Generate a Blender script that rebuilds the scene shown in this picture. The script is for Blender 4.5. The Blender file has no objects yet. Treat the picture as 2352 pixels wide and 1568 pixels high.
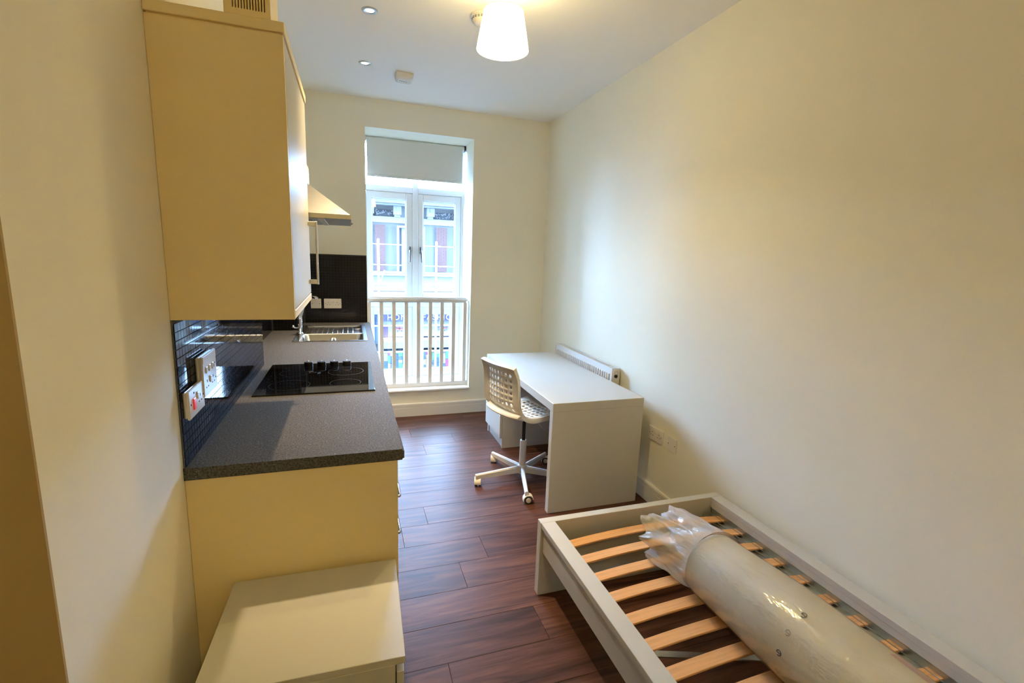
import bpy, bmesh, math, random
from mathutils import Vector, Matrix, noise
random.seed(7)
PI = math.pi
SC = bpy.context.scene
COL = SC.collection

# ------------------------------------------------------------------ camera
cam_d = bpy.data.cameras.new('camera')
cam = bpy.data.objects.new('camera', cam_d)
COL.objects.link(cam)
r_ = Vector((0.9475427, -0.3174370, 0.0373714))
u_ = Vector((0.0207956, 0.1778990, 0.9838290))
f_ = Vector((0.3189520, 0.9314428, -0.1751681))
CP = Vector((0.47567, -1.53053, 1.57990))
m = Matrix.Identity(4)
for i in range(3):
    m[i][0] = r_[i]; m[i][1] = u_[i]; m[i][2] = -f_[i]; m[i][3] = CP[i]
cam.matrix_world = m
cam_d.sensor_width = 36.0
cam_d.lens = 36.0 * 1089.966 / 2352.0
cam_d.clip_start = 0.02
SC.camera = cam

# ------------------------------------------------------------------ world, light, exposure
SC.view_settings.view_transform = 'Standard'
SC.view_settings.look = 'None'
SC.view_settings.gamma = 1.0
SC.view_settings.use_curve_mapping = False
SC.view_settings.exposure = 0.82
SC.cycles.use_denoising = True
SC.cycles.max_bounces = 14
SC.cycles.diffuse_bounces = 10
SC.cycles.sample_clamp_indirect = 8.0
SC.cycles.caustics_reflective = False
SC.cycles.caustics_refractive = False
SKY_STRENGTH = 57.0
SKY_COLOR = (0.38, 0.63, 1.0)
BULB_WATTS = 16.0
SHADE_RADIANCE = 6.9
BULB_COLOR = (1.0, 0.77, 0.34)
SPOT_WATTS = 140.0
SPOT_COLOR = (1.0, 0.78, 0.48)
w = bpy.data.worlds.new('overcast_sky')
SC.world = w
w.use_nodes = True
bg = w.node_tree.nodes['Background']
bg.inputs['Color'].default_value = (*SKY_COLOR, 1)
bg.inputs['Strength'].default_value = SKY_STRENGTH


# ------------------------------------------------------------------ materials
def mat(name, color, rough=0.5, metal=0.0, spec=0.5, coat=0.0, coat_rough=0.05, noise_amt=0.0, noise_scale=20.0,
        stretch=(1, 1, 1), bump=0.0, bump_scale=200.0, emit=None, emit_strength=0.0, color2=None, detail=4.0):
    mt = bpy.data.materials.new(name)
    mt.use_nodes = True
    nt = mt.node_tree
    b = nt.nodes['Principled BSDF']
    b.inputs['Base Color'].default_value = (*color, 1)
    b.inputs['Roughness'].default_value = rough
    b.inputs['Metallic'].default_value = metal
    b.inputs['Specular IOR Level'].default_value = spec
    b.inputs['Coat Weight'].default_value = coat
    b.inputs['Coat Roughness'].default_value = coat_rough
    if emit:
        b.inputs['Emission Color'].default_value = (*emit, 1)
        b.inputs['Emission Strength'].default_value = emit_strength
    if noise_amt > 0 or color2 or bump > 0:
        tc = nt.nodes.new('ShaderNodeTexCoord')
        mp = nt.nodes.new('ShaderNodeMapping')
        mp.inputs['Scale'].default_value = stretch
        nt.links.new(tc.outputs['Object'], mp.inputs['Vector'])
    if noise_amt > 0 or color2:
        nz = nt.nodes.new('ShaderNodeTexNoise')
        nz.inputs['Scale'].default_value = noise_scale
        nz.inputs['Detail'].default_value = detail
        nt.links.new(mp.outputs['Vector'], nz.inputs['Vector'])
        rp = nt.nodes.new('ShaderNodeValToRGB')
        c2 = color2 or tuple(c * (1 - noise_amt) for c in color)
        rp.color_ramp.elements[0].position = 0.35
        rp.color_ramp.elements[1].position = 0.68
        rp.color_ramp.elements[0].color = (*c2, 1)
        rp.color_ramp.elements[1].color = (*color, 1)
        nt.links.new(nz.outputs['Fac'], rp.inputs['Fac'])
        nt.links.new(rp.outputs['Color'], b.inputs['Base Color'])
    if bump > 0:
        n2 = nt.nodes.new('ShaderNodeTexNoise')
        n2.inputs['Scale'].default_value = bump_scale
        n2.inputs['Detail'].default_value = 3.0
        nt.links.new(mp.outputs['Vector'], n2.inputs['Vector'])
        bp = nt.nodes.new('ShaderNodeBump')
        bp.inputs['Strength'].default_value = bump
        bp.inputs['Distance'].default_value = 0.002
        nt.links.new(n2.outputs['Fac'], bp.inputs['Height'])
        nt.links.new(bp.outputs['Normal'], b.inputs['Normal'])
    return mt


def floor_mat():
    mt = bpy.data.materials.new('walnut_laminate')
    mt.use_nodes = True
    nt = mt.node_tree
    N = nt.nodes.new
    L = nt.links.new
    b = nt.nodes['Principled BSDF']
    tc = N('ShaderNodeTexCoord'); oi = N('ShaderNodeObjectInfo')
    ad = N('ShaderNodeVectorMath'); ad.operation = 'ADD'
    ml = N('ShaderNodeMath'); ml.operation = 'MULTIPLY'; ml.inputs[1].default_value = 37.0
    L(oi.outputs['Random'], ml.inputs[0])
    L(tc.outputs['Object'], ad.inputs[0]); L(ml.outputs[0], ad.inputs[1])
    mp = N('ShaderNodeMapping'); mp.inputs['Scale'].default_value = (0.9, 9.0, 1.0)
    L(ad.outputs[0], mp.inputs['Vector'])
    n1 = N('ShaderNodeTexNoise'); n1.inputs['Scale'].default_value = 2.2; n1.inputs['Detail'].default_value = 6; n1.inputs['Distortion'].default_value = 1.2
    L(mp.outputs[0], n1.inputs['Vector'])
    mp2 = N('ShaderNodeMapping'); mp2.inputs['Scale'].default_value = (2.5, 70.0, 1.0)
    L(ad.outputs[0], mp2.inputs['Vector'])
    n2 = N('ShaderNodeTexNoise'); n2.inputs['Scale'].default_value = 3.0; n2.inputs['Detail'].default_value = 5
    L(mp2.outputs[0], n2.inputs['Vector'])
    rp = N('ShaderNodeValToRGB')
    rp.color_ramp.elements[0].position = 0.3; rp.color_ramp.elements[0].color = (0.040, 0.016, 0.010, 1)
    rp.color_ramp.elements[1].position = 0.75; rp.color_ramp.elements[1].color = (0.135, 0.056, 0.034, 1)
    L(n1.outputs['Fac'], rp.inputs['Fac'])
    mx = N('ShaderNodeMixRGB'); mx.blend_type = 'MULTIPLY'; mx.inputs['Fac'].default_value = 0.42
    rp2 = N('ShaderNodeValToRGB')
    rp2.color_ramp.elements[0].position = 0.3; rp2.color_ramp.elements[0].color = (0.5, 0.5, 0.5, 1)
    rp2.color_ramp.elements[1].position = 0.65; rp2.color_ramp.elements[1].color = (1.1, 1.1, 1.1, 1)
    L(n2.outputs['Fac'], rp2.inputs['Fac'])
    L(rp.outputs['Color'], mx.inputs['Color1']); L(rp2.outputs['Color'], mx.inputs['Color2'])
    hs = N('ShaderNodeHueSaturation')
    mr = N('ShaderNodeMapRange'); mr.inputs['To Min'].default_value = 0.8; mr.inputs['To Max'].default_value = 1.22
    L(oi.outputs['Random'], mr.inputs['Value']); L(mr.outputs[0], hs.inputs['Value'])
    L(mx.outputs['Color'], hs.inputs['Color']); L(hs.outputs['Color'], b.inputs['Base Color'])
    b.inputs['Roughness'].default_value = 0.40
    b.inputs['Specular IOR Level'].default_value = 0.12
    bp = N('ShaderNodeBump'); bp.inputs['Strength'].default_value = 0.25; bp.inputs['Distance'].default_value = 0.001
    L(n2.outputs['Fac'], bp.inputs['Height']); L(bp.outputs[0], b.inputs['Normal'])
    return mt


def worktop_mat():
    mt = bpy.data.materials.new('speckled_grey_laminate')
    mt.use_nodes = True
    nt = mt.node_tree
    N = nt.nodes.new
    L = nt.links.new
    b = nt.nodes['Principled BSDF']
    tc = N('ShaderNodeTexCoord')
    n1 = N('ShaderNodeTexNoise'); n1.inputs['Scale'].default_value = 190; n1.inputs['Detail'].default_value = 3
    L(tc.outputs['Object'], n1.inputs['Vector'])
    rp = N('ShaderNodeValToRGB')
    e = rp.color_ramp.elements
    e[0].position = 0.32; e[0].color = (0.036, 0.033, 0.031, 1)
    e[1].position = 0.62; e[1].color = (0.105, 0.097, 0.088, 1)
    L(n1.outputs['Fac'], rp.inputs['Fac'])
    v = N('ShaderNodeTexVoronoi'); v.inputs['Scale'].default_value = 130
    L(tc.outputs['Object'], v.inputs['Vector'])
    rp2 = N('ShaderNodeValToRGB')
    rp2.color_ramp.elements[0].position = 0.10; rp2.color_ramp.elements[0].color = (1, 1, 1, 1)
    rp2.color_ramp.elements[1].position = 0.20; rp2.color_ramp.elements[1].color = (0, 0, 0, 1)
    L(v.outputs['Distance'], rp2.inputs['Fac'])
    v2 = N('ShaderNodeTexNoise'); v2.inputs['Scale'].default_value = 60
    L(tc.outputs['Object'], v2.inputs['Vector'])
    rp3 = N('ShaderNodeValToRGB')
    rp3.color_ramp.elements[0].position = 0.55; rp3.color_ramp.elements[0].color = (0, 0, 0, 1)
    rp3.color_ramp.elements[1].position = 0.6; rp3.color_ramp.elements[1].color = (0.75, 0.75, 0.75, 1)
    L(v2.outputs['Fac'], rp3.inputs['Fac'])
    mu = N('ShaderNodeMath'); mu.operation = 'MULTIPLY'
    L(rp2.outputs['Color'], mu.inputs[0]); L(rp3.outputs['Color'], mu.inputs[1])
    mx = N('ShaderNodeMixRGB')
    mx.inputs['Color2'].default_value = (0.52, 0.43, 0.33, 1)
    L(mu.outputs[0], mx.inputs['Fac']); L(rp.outputs['Color'], mx.inputs['Color1'])
    L(mx.outputs['Color'], b.inputs['Base Color'])
    b.inputs['Roughness'].default_value = 0.7
    b.inputs['Specular IOR Level'].default_value = 0.05
    return mt


def glass_mat(name, tint=(0.96, 0.98, 1.0), gloss=0.07):
    mt = bpy.data.materials.new(name)
    mt.use_nodes = True
    nt = mt.node_tree
    nt.nodes.remove(nt.nodes['Principled BSDF'])
    out = nt.nodes['Material Output']
    tr = nt.nodes.new('ShaderNodeBsdfTransparent'); tr.inputs['Color'].default_value = (*tint, 1)
    gl = nt.nodes.new('ShaderNodeBsdfGlossy'); gl.inputs['Roughness'].default_value = 0.02
    lw = nt.nodes.new('ShaderNodeLayerWeight'); lw.inputs['Blend'].default_value = 0.25
    mm = nt.nodes.new('ShaderNodeMath'); mm.operation = 'MULTIPLY_ADD'; mm.inputs[1].default_value = 0.5; mm.inputs[2].default_value = gloss * 0.4
    nt.links.new(lw.outputs['Fresnel'], mm.inputs[0])
    mx = nt.nodes.new('ShaderNodeMixShader')
    nt.links.new(mm.outputs[0], mx.inputs['Fac'])
    nt.links.new(tr.outputs[0], mx.inputs[1]); nt.links.new(gl.outputs[0], mx.inputs[2])
    nt.links.new(mx.outputs[0], out.inputs['Surface'])
    return mt


def film_mat(name, cloud, gloss, rough, bump=0.6, bscale=40.0):
    mt = bpy.data.materials.new(name)
    mt.use_nodes = True
    nt = mt.node_tree
    nt.nodes.remove(nt.nodes['Principled BSDF'])
    N = nt.nodes.new
    L = nt.links.new
    out = nt.nodes['Material Output']
    tc = N('ShaderNodeTexCoord')
    nz = N('ShaderNodeTexNoise'); nz.inputs['Scale'].default_value = bscale; nz.inputs['Detail'].default_value = 3; nz.inputs['Distortion'].default_value = 1.0
    mp = N('ShaderNodeMapping'); mp.inputs['Scale'].default_value = (1.6, 0.45, 1.2); mp.inputs['Rotation'].default_value = (0.2, 0.3, 0.5)
    L(tc.outputs['Object'], mp.inputs['Vector']); L(mp.outputs[0], nz.inputs['Vector'])
    bp = N('ShaderNodeBump'); bp.inputs['Strength'].default_value = bump; bp.inputs['Distance'].default_value = 0.01
    L(nz.outputs['Fac'], bp.inputs['Height'])
    tr = N('ShaderNodeBsdfTransparent')
    df = N('ShaderNodeBsdfDiffuse'); df.inputs['Color'].default_value = (0.85, 0.83, 0.84, 1)
    gl = N('ShaderNodeBsdfGlossy'); gl.inputs['Roughness'].default_value = rough
    L(bp.outputs[0], gl.inputs['Normal']); L(bp.outputs[0], df.inputs['Normal'])
    m1 = N('ShaderNodeMixShader'); m1.inputs['Fac'].default_value = cloud
    L(tr.outputs[0], m1.inputs[1]); L(df.outputs[0], m1.inputs[2])
    m2 = N('ShaderNodeMixShader')
    lw = N('ShaderNodeLayerWeight'); lw.inputs['Blend'].default_value = 0.3
    L(bp.outputs[0], lw.inputs['Normal'])
    ma = N('ShaderNodeMath'); ma.operation = 'MULTIPLY_ADD'; ma.inputs[1].default_value = 0.28; ma.inputs[2].default_value = gloss
    L(lw.outputs['Fresnel'], ma.inputs[0])
    L(ma.outputs[0], m2.inputs['Fac']); L(m1.outputs[0], m2.inputs[1]); L(gl.outputs[0], m2.inputs[2])
    L(m2.outputs[0], out.inputs['Surface'])
    return mt


def shade_mat():
    mt = bpy.data.materials.new('translucent_white_shade')
    mt.use_nodes = True
    nt = mt.node_tree
    nt.nodes.remove(nt.nodes['Principled BSDF'])
    out = nt.nodes['Material Output']
    d = nt.nodes.new('ShaderNodeBsdfDiffuse'); d.inputs['Color'].default_value = (0.9, 0.88, 0.84, 1)
    t = nt.nodes.new('ShaderNodeBsdfTranslucent'); t.inputs['Color'].default_value = (0.95, 0.92, 0.86, 1)
    mx = nt.nodes.new('ShaderNodeMixShader'); mx.inputs['Fac'].default_value = 0.6
    nt.links.new(d.outputs[0], mx.inputs[1]); nt.links.new(t.outputs[0], mx.inputs[2])
    e = nt.nodes.new('ShaderNodeEmission')
    e.inputs['Color'].default_value = (*BULB_COLOR, 1); e.inputs['Strength'].default_value = SHADE_RADIANCE
    ad = nt.nodes.new('ShaderNodeAddShader')
    nt.links.new(mx.outputs[0], ad.inputs[0]); nt.links.new(e.outputs[0], ad.inputs[1])
    nt.links.new(ad.outputs[0], out.inputs['Surface'])
    return mt


def emit_mat(name, color, strength):
    mt = bpy.data.materials.new(name)
    mt.use_nodes = True
    nt = mt.node_tree
    nt.nodes.remove(nt.nodes['Principled BSDF'])
    e = nt.nodes.new('ShaderNodeEmission')
    e.inputs['Color'].default_value = (*color, 1)
    e.inputs['Strength'].default_value = strength
    nt.links.new(e.outputs[0], nt.nodes['Material Output'].inputs['Surface'])
    return mt


M = {}
M['wall'] = mat('cream_wall_paint', (0.87, 0.835, 0.715), 0.75, spec=0.25, noise_amt=0.02, noise_scale=3, bump=0.10, bump_scale=260)
M['tan'] = mat('wall_end_shade', (0.40, 0.275, 0.105), 0.6, noise_amt=0.06, noise_scale=3)  # dim warm shade of the near wall end, put into the colour
M['ceiling'] = mat('white_ceiling_paint', (0.93, 0.93, 0.925), 0.85, spec=0.2, bump=0.05, bump_scale=200)
M['trim'] = mat('white_gloss_paint', (0.80, 0.79, 0.77), 0.35, bump=0.02, bump_scale=90)
M['upvc'] = mat('white_plastic_frame', (0.82, 0.83, 0.84), 0.3)
M['floor'] = floor_mat()
M['subfloor'] = mat('dark_joint', (0.03, 0.018, 0.012), 0.8)
M['worktop'] = worktop_mat()
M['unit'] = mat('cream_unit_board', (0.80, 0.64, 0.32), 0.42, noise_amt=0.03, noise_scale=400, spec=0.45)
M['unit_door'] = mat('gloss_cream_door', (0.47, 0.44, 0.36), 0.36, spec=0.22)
M['tile'] = mat('gloss_black_tile', (0.009, 0.012, 0.022), 0.05, spec=0.10)
M['tile_satin'] = mat('satin_black_tile', (0.007, 0.007, 0.009), 0.12, spec=0.25)
M['grout'] = mat('dark_grout', (0.10, 0.105, 0.12), 0.8, noise_amt=0.2, noise_scale=80)
M['grout_dark'] = mat('black_grout', (0.028, 0.028, 0.03), 0.8)
M['steel'] = mat('brushed_steel', (0.62, 0.61, 0.60), 0.24, metal=1.0, noise_amt=0.08, noise_scale=30, stretch=(1, 30, 1))
M['chrome'] = mat('chrome', (0.80, 0.80, 0.82), 0.07, metal=1.0)
M['dark_metal'] = mat('dark_polished_metal', (0.16, 0.17, 0.19), 0.2, metal=1.0)
M['hoodsteel'] = mat('satin_hood_steel', (0.55, 0.51, 0.42), 0.30, metal=1.0, noise_amt=0.06, noise_scale=14, stretch=(1, 12, 12))
M['galv'] = mat('zinc_steel', (0.52, 0.55, 0.55), 0.34, metal=0.9, noise_amt=0.12, noise_scale=25)
M['black_glass'] = mat('black_hob_glass', (0.006, 0.006, 0.008), 0.03, spec=0.6)
M['ring_print'] = mat('grey_print', (0.10, 0.10, 0.105), 0.2)
M['black_plastic'] = mat('black_plastic', (0.012, 0.012, 0.013), 0.5, spec=0.3)
M['rubber'] = mat('dark_grey_rubber', (0.045, 0.045, 0.05), 0.55)
M['plate'] = mat('white_switch_plastic', (0.80, 0.77, 0.74), 0.28)
M['red'] = mat('red_plastic', (0.62, 0.02, 0.03), 0.3, emit=(1.0, 0.05, 0.05), emit_strength=0.15)
M['hole'] = mat('dark_slot', (0.02, 0.018, 0.016), 0.7)
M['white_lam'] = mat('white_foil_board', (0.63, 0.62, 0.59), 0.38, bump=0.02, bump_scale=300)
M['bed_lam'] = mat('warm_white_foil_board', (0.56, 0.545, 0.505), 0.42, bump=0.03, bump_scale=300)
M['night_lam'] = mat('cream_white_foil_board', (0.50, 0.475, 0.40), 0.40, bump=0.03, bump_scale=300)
M['chair'] = mat('white_chair_plastic', (0.78, 0.74, 0.66), 0.32)
M['chair_metal'] = mat('white_painted_metal', (0.74, 0.74, 0.74), 0.35)
M['lever'] = mat('grey_steel_rod', (0.55, 0.54, 0.52), 0.3, metal=0.8)
M['slat'] = mat('birch_veneer', (0.84, 0.44, 0.18), 0.48, noise_amt=0.22, noise_scale=5, stretch=(1, 18, 6), bump=0.05)
M['slat_end'] = mat('clear_holder', (0.62, 0.56, 0.46), 0.3)
M['mattress'] = mat('cream_foam_cover', (0.88, 0.83, 0.71), 0.5, color2=(0.70, 0.62, 0.44), noise_scale=3.5, spec=0.3, bump=0.5, bump_scale=22)
M['ink'] = mat('dark_ink', (0.04, 0.045, 0.06), 0.5)
M['ink_faded'] = mat('faded_ink', (0.42, 0.38, 0.33), 0.5)
M['pink'] = mat('pink_print', (0.66, 0.40, 0.38), 0.5, noise_amt=0.2, noise_scale=60)
M['film'] = film_mat('clear_wrap_film', 0.07, 0.15, 0.11, 0.6, 14.0)
M['film_bag'] = film_mat('cloudy_wrap_film', 0.40, 0.03, 0.10, 0.8, 30.0)
M['glass'] = glass_mat('window_glass')
M['shade'] = shade_mat()
M['bulb'] = emit_mat('warm_bulb', BULB_COLOR, BULB_WATTS / (PI * 4 * PI * 0.03 ** 2))
M['lens'] = emit_mat('downlight_lens', (1.0, 0.93, 0.80), 9.0)
M['blind'] = mat('pale_grey_blind_cloth', (0.70, 0.71, 0.70), 0.8, noise_amt=0.05, noise_scale=300)
M['alarm'] = mat('off_white_alarm_plastic', (0.74, 0.72, 0.69), 0.4)
M['radiator'] = mat('white_radiator_enamel', (0.72, 0.72, 0.72), 0.3)
M['facade'] = mat('pale_stone', (0.105, 0.102, 0.099), 0.8, noise_amt=0.1, noise_scale=2)
M['stone_trim'] = mat('white_stone_trim', (0.14, 0.14, 0.14), 0.8, noise_amt=0.08, noise_scale=4)
M['carving'] = mat('weathered_carving', (0.035, 0.038, 0.042), 0.9, noise_amt=0.4, noise_scale=8)
M['brick'] = mat('red_brick', (0.085, 0.035, 0.028), 0.9, noise_amt=0.25, noise_scale=6)
M['mortar'] = mat('pale_mortar', (0.095, 0.09, 0.086), 0.9, noise_amt=0.1, noise_scale=9)
M['far_glass'] = mat('far_window_glass', (0.066, 0.078, 0.096), 0.15, noise_amt=0.3, noise_scale=1)
M['scaf'] = mat('galvanised_tube', (0.75, 0.76, 0.77), 0.5, metal=0.3)
M['board'] = mat('scaffold_board', (0.248, 0.232, 0.2), 0.8, noise_amt=0.2, noise_scale=5)
M['net'] = mat('white_net_cord', (0.138, 0.14, 0.145), 0.8)
M['sign'] = mat('lilac_sign_board', (0.044, 0.037, 0.092), 0.4)
M['letter'] = mat('white_lettering', (0.36, 0.36, 0.36), 0.4)
M['purple'] = mat('purple_banner', (0.06, 0.035, 0.11), 0.6)
M['fl_blue'] = mat('flag_blue', (0.021, 0.035, 0.126), 0.6)
M['fl_red'] = mat('flag_red', (0.18, 0.015, 0.024), 0.6)
M['fl_white'] = mat('flag_white', (0.187, 0.187, 0.187), 0.6)
M['shop_dark'] = mat('dark_shop_interior', (0.015, 0.024, 0.036), 0.4, noise_amt=0.5, noise_scale=2)
M['tube_light'] = emit_mat('shop_strip_light', (1.0, 0.97, 0.95), 12.0)
M['street'] = mat('asphalt', (0.088, 0.088, 0.092), 0.85, noise_amt=0.2, noise_scale=5)
M['goods_a'] = mat('green_goods', (0.036, 0.12, 0.042), 0.6, noise_amt=0.3, noise_scale=8)
M['goods_b'] = mat('brown_goods', (0.075, 0.055, 0.043), 0.6, noise_amt=0.3, noise_scale=8)
M['goods_c'] = mat('orange_goods', (0.195, 0.099, 0.036), 0.6, noise_amt=0.3, noise_scale=8)
M['goods_d'] = mat('blue_goods', (0.025, 0.043, 0.075), 0.6, noise_amt=0.3, noise_scale=8)
M['goods_e'] = mat('pale_goods', (0.155, 0.165, 0.175), 0.6, noise_amt=0.3, noise_scale=8)
M['goods_f'] = mat('magenta_goods', (0.135, 0.018, 0.066), 0.6, noise_amt=0.3, noise_scale=8)

# ------------------------------------------------------------------ mesh helpers
ORG = {}


class MB:
    def __init__(s):
        s.bm = bmesh.new()

    def box(s, x0, x1, y0, y1, z0, z1, bev=0.0, seg=1, R=None):
        r = bmesh.ops.create_cube(s.bm, size=1.0)
        vs = r['verts']
        for v in vs:
            v.co = Vector((x0 + (v.co.x + .5) * (x1 - x0), y0 + (v.co.y + .5) * (y1 - y0), z0 + (v.co.z + .5) * (z1 - z0)))
        if bev > 0:
            es = list({e for v in vs for e in v.link_edges})
            r2 = bmesh.ops.bevel(s.bm, geom=es, offset=bev, segments=seg, affect='EDGES', clamp_overlap=True)
            vs = list({v for f in r2['faces'] for v in f.verts} | {v for v in vs if v.is_valid})
        if R is not None:
            for v in vs:
                if v.is_valid: v.co = R @ v.co
        return s

    def ring(s, pts):
        return [s.bm.verts.new(p) for p in pts]

    def loft(s, rings, close=True, cap=True):
        for a, b in zip(rings, rings[1:]):
            n = len(a)
            for i in range(n if close else n - 1):
                j = (i + 1) % n
                s.bm.faces.new((a[i], a[j], b[j], b[i]))
        if cap and close:
            s.bm.faces.new(list(reversed(rings[0])))
            s.bm.faces.new(rings[-1])
        return s

    def tube(s, pts, rad, n=10, cap=True):
        pts = [Vector(p) for p in pts]
        if not isinstance(rad, (list, tuple)): rad = [rad] * len(pts)
        rings = []
        up = None
        for i, p in enumerate(pts):
            t = (pts[min(i + 1, len(pts) - 1)] - pts[max(i - 1, 0)]).normalized()
            if up is None:
                up = Vector((0, 0, 1)) if abs(t.z) < .9 else Vector((1, 0, 0))
            a = (up - t * up.dot(t)).normalized(); b = t.cross(a)
            up = a
            rings.append(s.ring([p + (a * math.cos(k * 2 * PI / n) + b * math.sin(k * 2 * PI / n)) * rad[i] for k in range(n)]))
        return s.loft(rings, True, cap)

    def lathe(s, prof, c=(0, 0, 0), n=24, axis='z', cap=True):
        c = Vector(c)
        rings = []
        for r, h in prof:
            P = []
            for k in range(n):
                a = 2 * PI * k / n
                x, y = r * math.cos(a), r * math.sin(a)
                P.append(c + (Vector((x, y, h)) if axis == 'z' else Vector((x, h, y)) if axis == 'y' else Vector((h, x, y))))
            rings.append(s.ring(P))
        return s.loft(rings, True, cap)

    def prism(s, poly, z0, z1):
        a = s.ring([(x, y, z0) for x, y in poly]); b = s.ring([(x, y, z1) for x, y in poly])
        return s.loft([a, b])

    def grid_slab(s, xs, ys, keep, z0, z1):
        V = {}
        def v(i, j, z):
            k = (i, j, z)
            if k not in V: V[k] = s.bm.verts.new((xs[i], ys[j], z))
            return V[k]
        nx, ny = len(xs) - 1, len(ys) - 1
        K = lambda i, j: 0 <= i < nx and 0 <= j < ny and keep(i, j)
        for i in range(nx):
            for j in range(ny):
                if not K(i, j): continue
                s.bm.faces.new((v(i, j, z1), v(i + 1, j, z1), v(i + 1, j + 1, z1), v(i, j + 1, z1)))
                s.bm.faces.new((v(i, j, z0), v(i, j + 1, z0), v(i + 1, j + 1, z0), v(i + 1, j, z0)))
                for (di, dj, a, b) in ((-1, 0, (i, j + 1), (i, j)), (1, 0, (i + 1, j), (i + 1, j + 1)), (0, -1, (i, j), (i + 1, j)), (0, 1, (i + 1, j + 1), (i, j + 1))):
                    if not K(i + di, j + dj):
                        s.bm.faces.new((v(*a, z0), v(*b, z0), v(*b, z1), v(*a, z1)))
        return s

    def done(s, name, material, parent=None, smooth=False, org=None, angle=None):
        bmesh.ops.recalc_face_normals(s.bm, faces=s.bm.faces[:])
        o3 = Vector(org) if org is not None else (ORG.get(parent.name, Vector()) if parent else Vector())
        if o3.length > 0:
            for v in s.bm.verts: v.co -= o3
        me = bpy.data.meshes.new(name)
        s.bm.to_mesh(me); s.bm.free()
        me.materials.append(M[material] if isinstance(material, str) else material)
        if smooth:
            for p in me.polygons: p.use_smooth = True
            if angle: me.set_sharp_from_angle(angle=math.radians(angle))
        o = bpy.data.objects.new(name, me)
        COL.objects.link(o)
        if parent:
            o.parent = parent
            ORG[o.name] = ORG.get(parent.name, Vector())
        elif org is not None:
            o.location = o3
            ORG[o.name] = o3
        return o


def tag(o, label=None, cat=None, group=None, kind=None):
    if label: o['label'] = label
    if cat: o['category'] = cat
    if group: o['group'] = group
    if kind: o['kind'] = kind
    return o


def thing(name, label, cat, loc, group=None):
    o = bpy.data.objects.new(name, None)
    o.empty_display_size = 0.05
    COL.objects.link(o)
    o.location = loc
    ORG[o.name] = Vector(loc)
    return tag(o, label, cat, group)


def struct(name, mb, material, label=None, **k):
    return tag(mb.done(name, material, **k), label, None, None, 'structure')


def copy_tree(o, parent=None):
    c = o.copy(); COL.objects.link(c)
    if parent: c.parent = parent
    for ch in list(o.children): copy_tree(ch, c)
    return c


# ------------------------------------------------------------------ room shell
D, W, H = 3.02, 2.341, 2.875
Y0, XH = -3.5, -1.3            # behind the camera, and the hall beside it
WX0, WX1, WZ0, WZ1 = 0.616, 1.587, 0.247, 2.642
YB = 3.62
b = MB().box(XH - .2, W + .2, Y0 - .2, YB, -0.25, -0.009)
floor = struct('floor', b, 'subfloor', 'dark brown walnut laminate plank floor')
# planks: 0.2 m wide rows running across the room, each plank a part of the floor
row0 = 0.062 - 0.2 * 14
joints = {3: None}
seed = {0.462: 0.98, 0.062: 1.24, 0.862: 0.723, -0.138: 0.806, 1.662: 0.76, 2.062: 1.02, 1.262: 1.62, 2.462: 0.95, 2.662: 1.02}
y = row0
k = 0
while y < D - 0.001:
    yy0, yy1 = max(y, Y0), min(y + 0.2, D)
    key = round(y, 3)
    jx = seed.get(key, 0.35 + (k * 0.47) % 1.2)
    L = 1.21
    xa = jx - L * 4
    while xa < W:
        xb = xa + L
        x0, x1 = max(xa, XH), min(xb, W)
        if x1 - x0 > 0.02 and yy1 - yy0 > 0.02:
            c = ((x0 + x1) / 2, (yy0 + yy1) / 2, 0)
            MB().box(x0 + .0008, x1 - .0008, yy0 + .0007, yy1 - .0007, -0.009, 0, bev=0.0005).done('plank', 'floor', floor, org=None)
            o = COL.objects[-1]
            # recentre each plank on itself so the grain runs differently in each
            for v in o.data.vertices: v.co -= Vector(c)
            o.location = c
        xa = xb
    y += 0.2
    k += 1

struct('ceiling', MB().box(XH - .2, W + .2, Y0 - .2, YB, H, H + .2), 'ceiling', 'plain white ceiling')
b = MB().prism([(0, -.63), (0, 1.348), (-.127, 1.348), (-.127, 2.588), (.064, 2.588), (.064, D), (-.6, D), (-.6, -.43), (XH, -.43), (XH, -.63)], 0, H)
struct('wall_left', b, 'wall', 'cream painted wall behind the kitchen units')
struct('wall_end_sheet', MB().box(XH + .001, .0003, -.636, -.6302, 0, H - .001), 'tan', 'added tan sheet on the shaded end face of the near left wall')  # sheet added over the wall end to carry its warm shade as colour
struct('wall_right', MB().box(W, W + .2, Y0, YB, 0, H), 'wall', 'long bare cream wall beside the bed')
b = MB()
b.box(-.6, WX0, D, YB, 0, H); b.box(WX1, W, D, YB, 0, H); b.box(WX0, WX1, D, YB, WZ1, H); b.box(WX0, WX1, D, YB, 0, WZ0)
struct('wall_back', b, 'wall', 'cream end wall with the tall window')
struct('wall_rear', MB().box(XH - .2, W + .2, Y0 - .2, Y0, 0, H), 'wall')
struct('wall_hall', MB().box(XH - .2, XH, Y0, -.43, 0, H), 'wall')


def skirting(name, length, M4, label):
    prof = [(0, 0), (.016, 0), (.016, .086), (.0145, .0875), (.0145, .0895), (.016, .091), (.016, .120), (.012, .129), (0, .129)]
    b = MB()
    A = b.ring([M4 @ Vector((0, -d, z)) for d, z in prof]); B = b.ring([M4 @ Vector((length, -d, z)) for d, z in prof])
    b.loft([A, B])
    return struct(name, b, 'trim', label)


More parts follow.
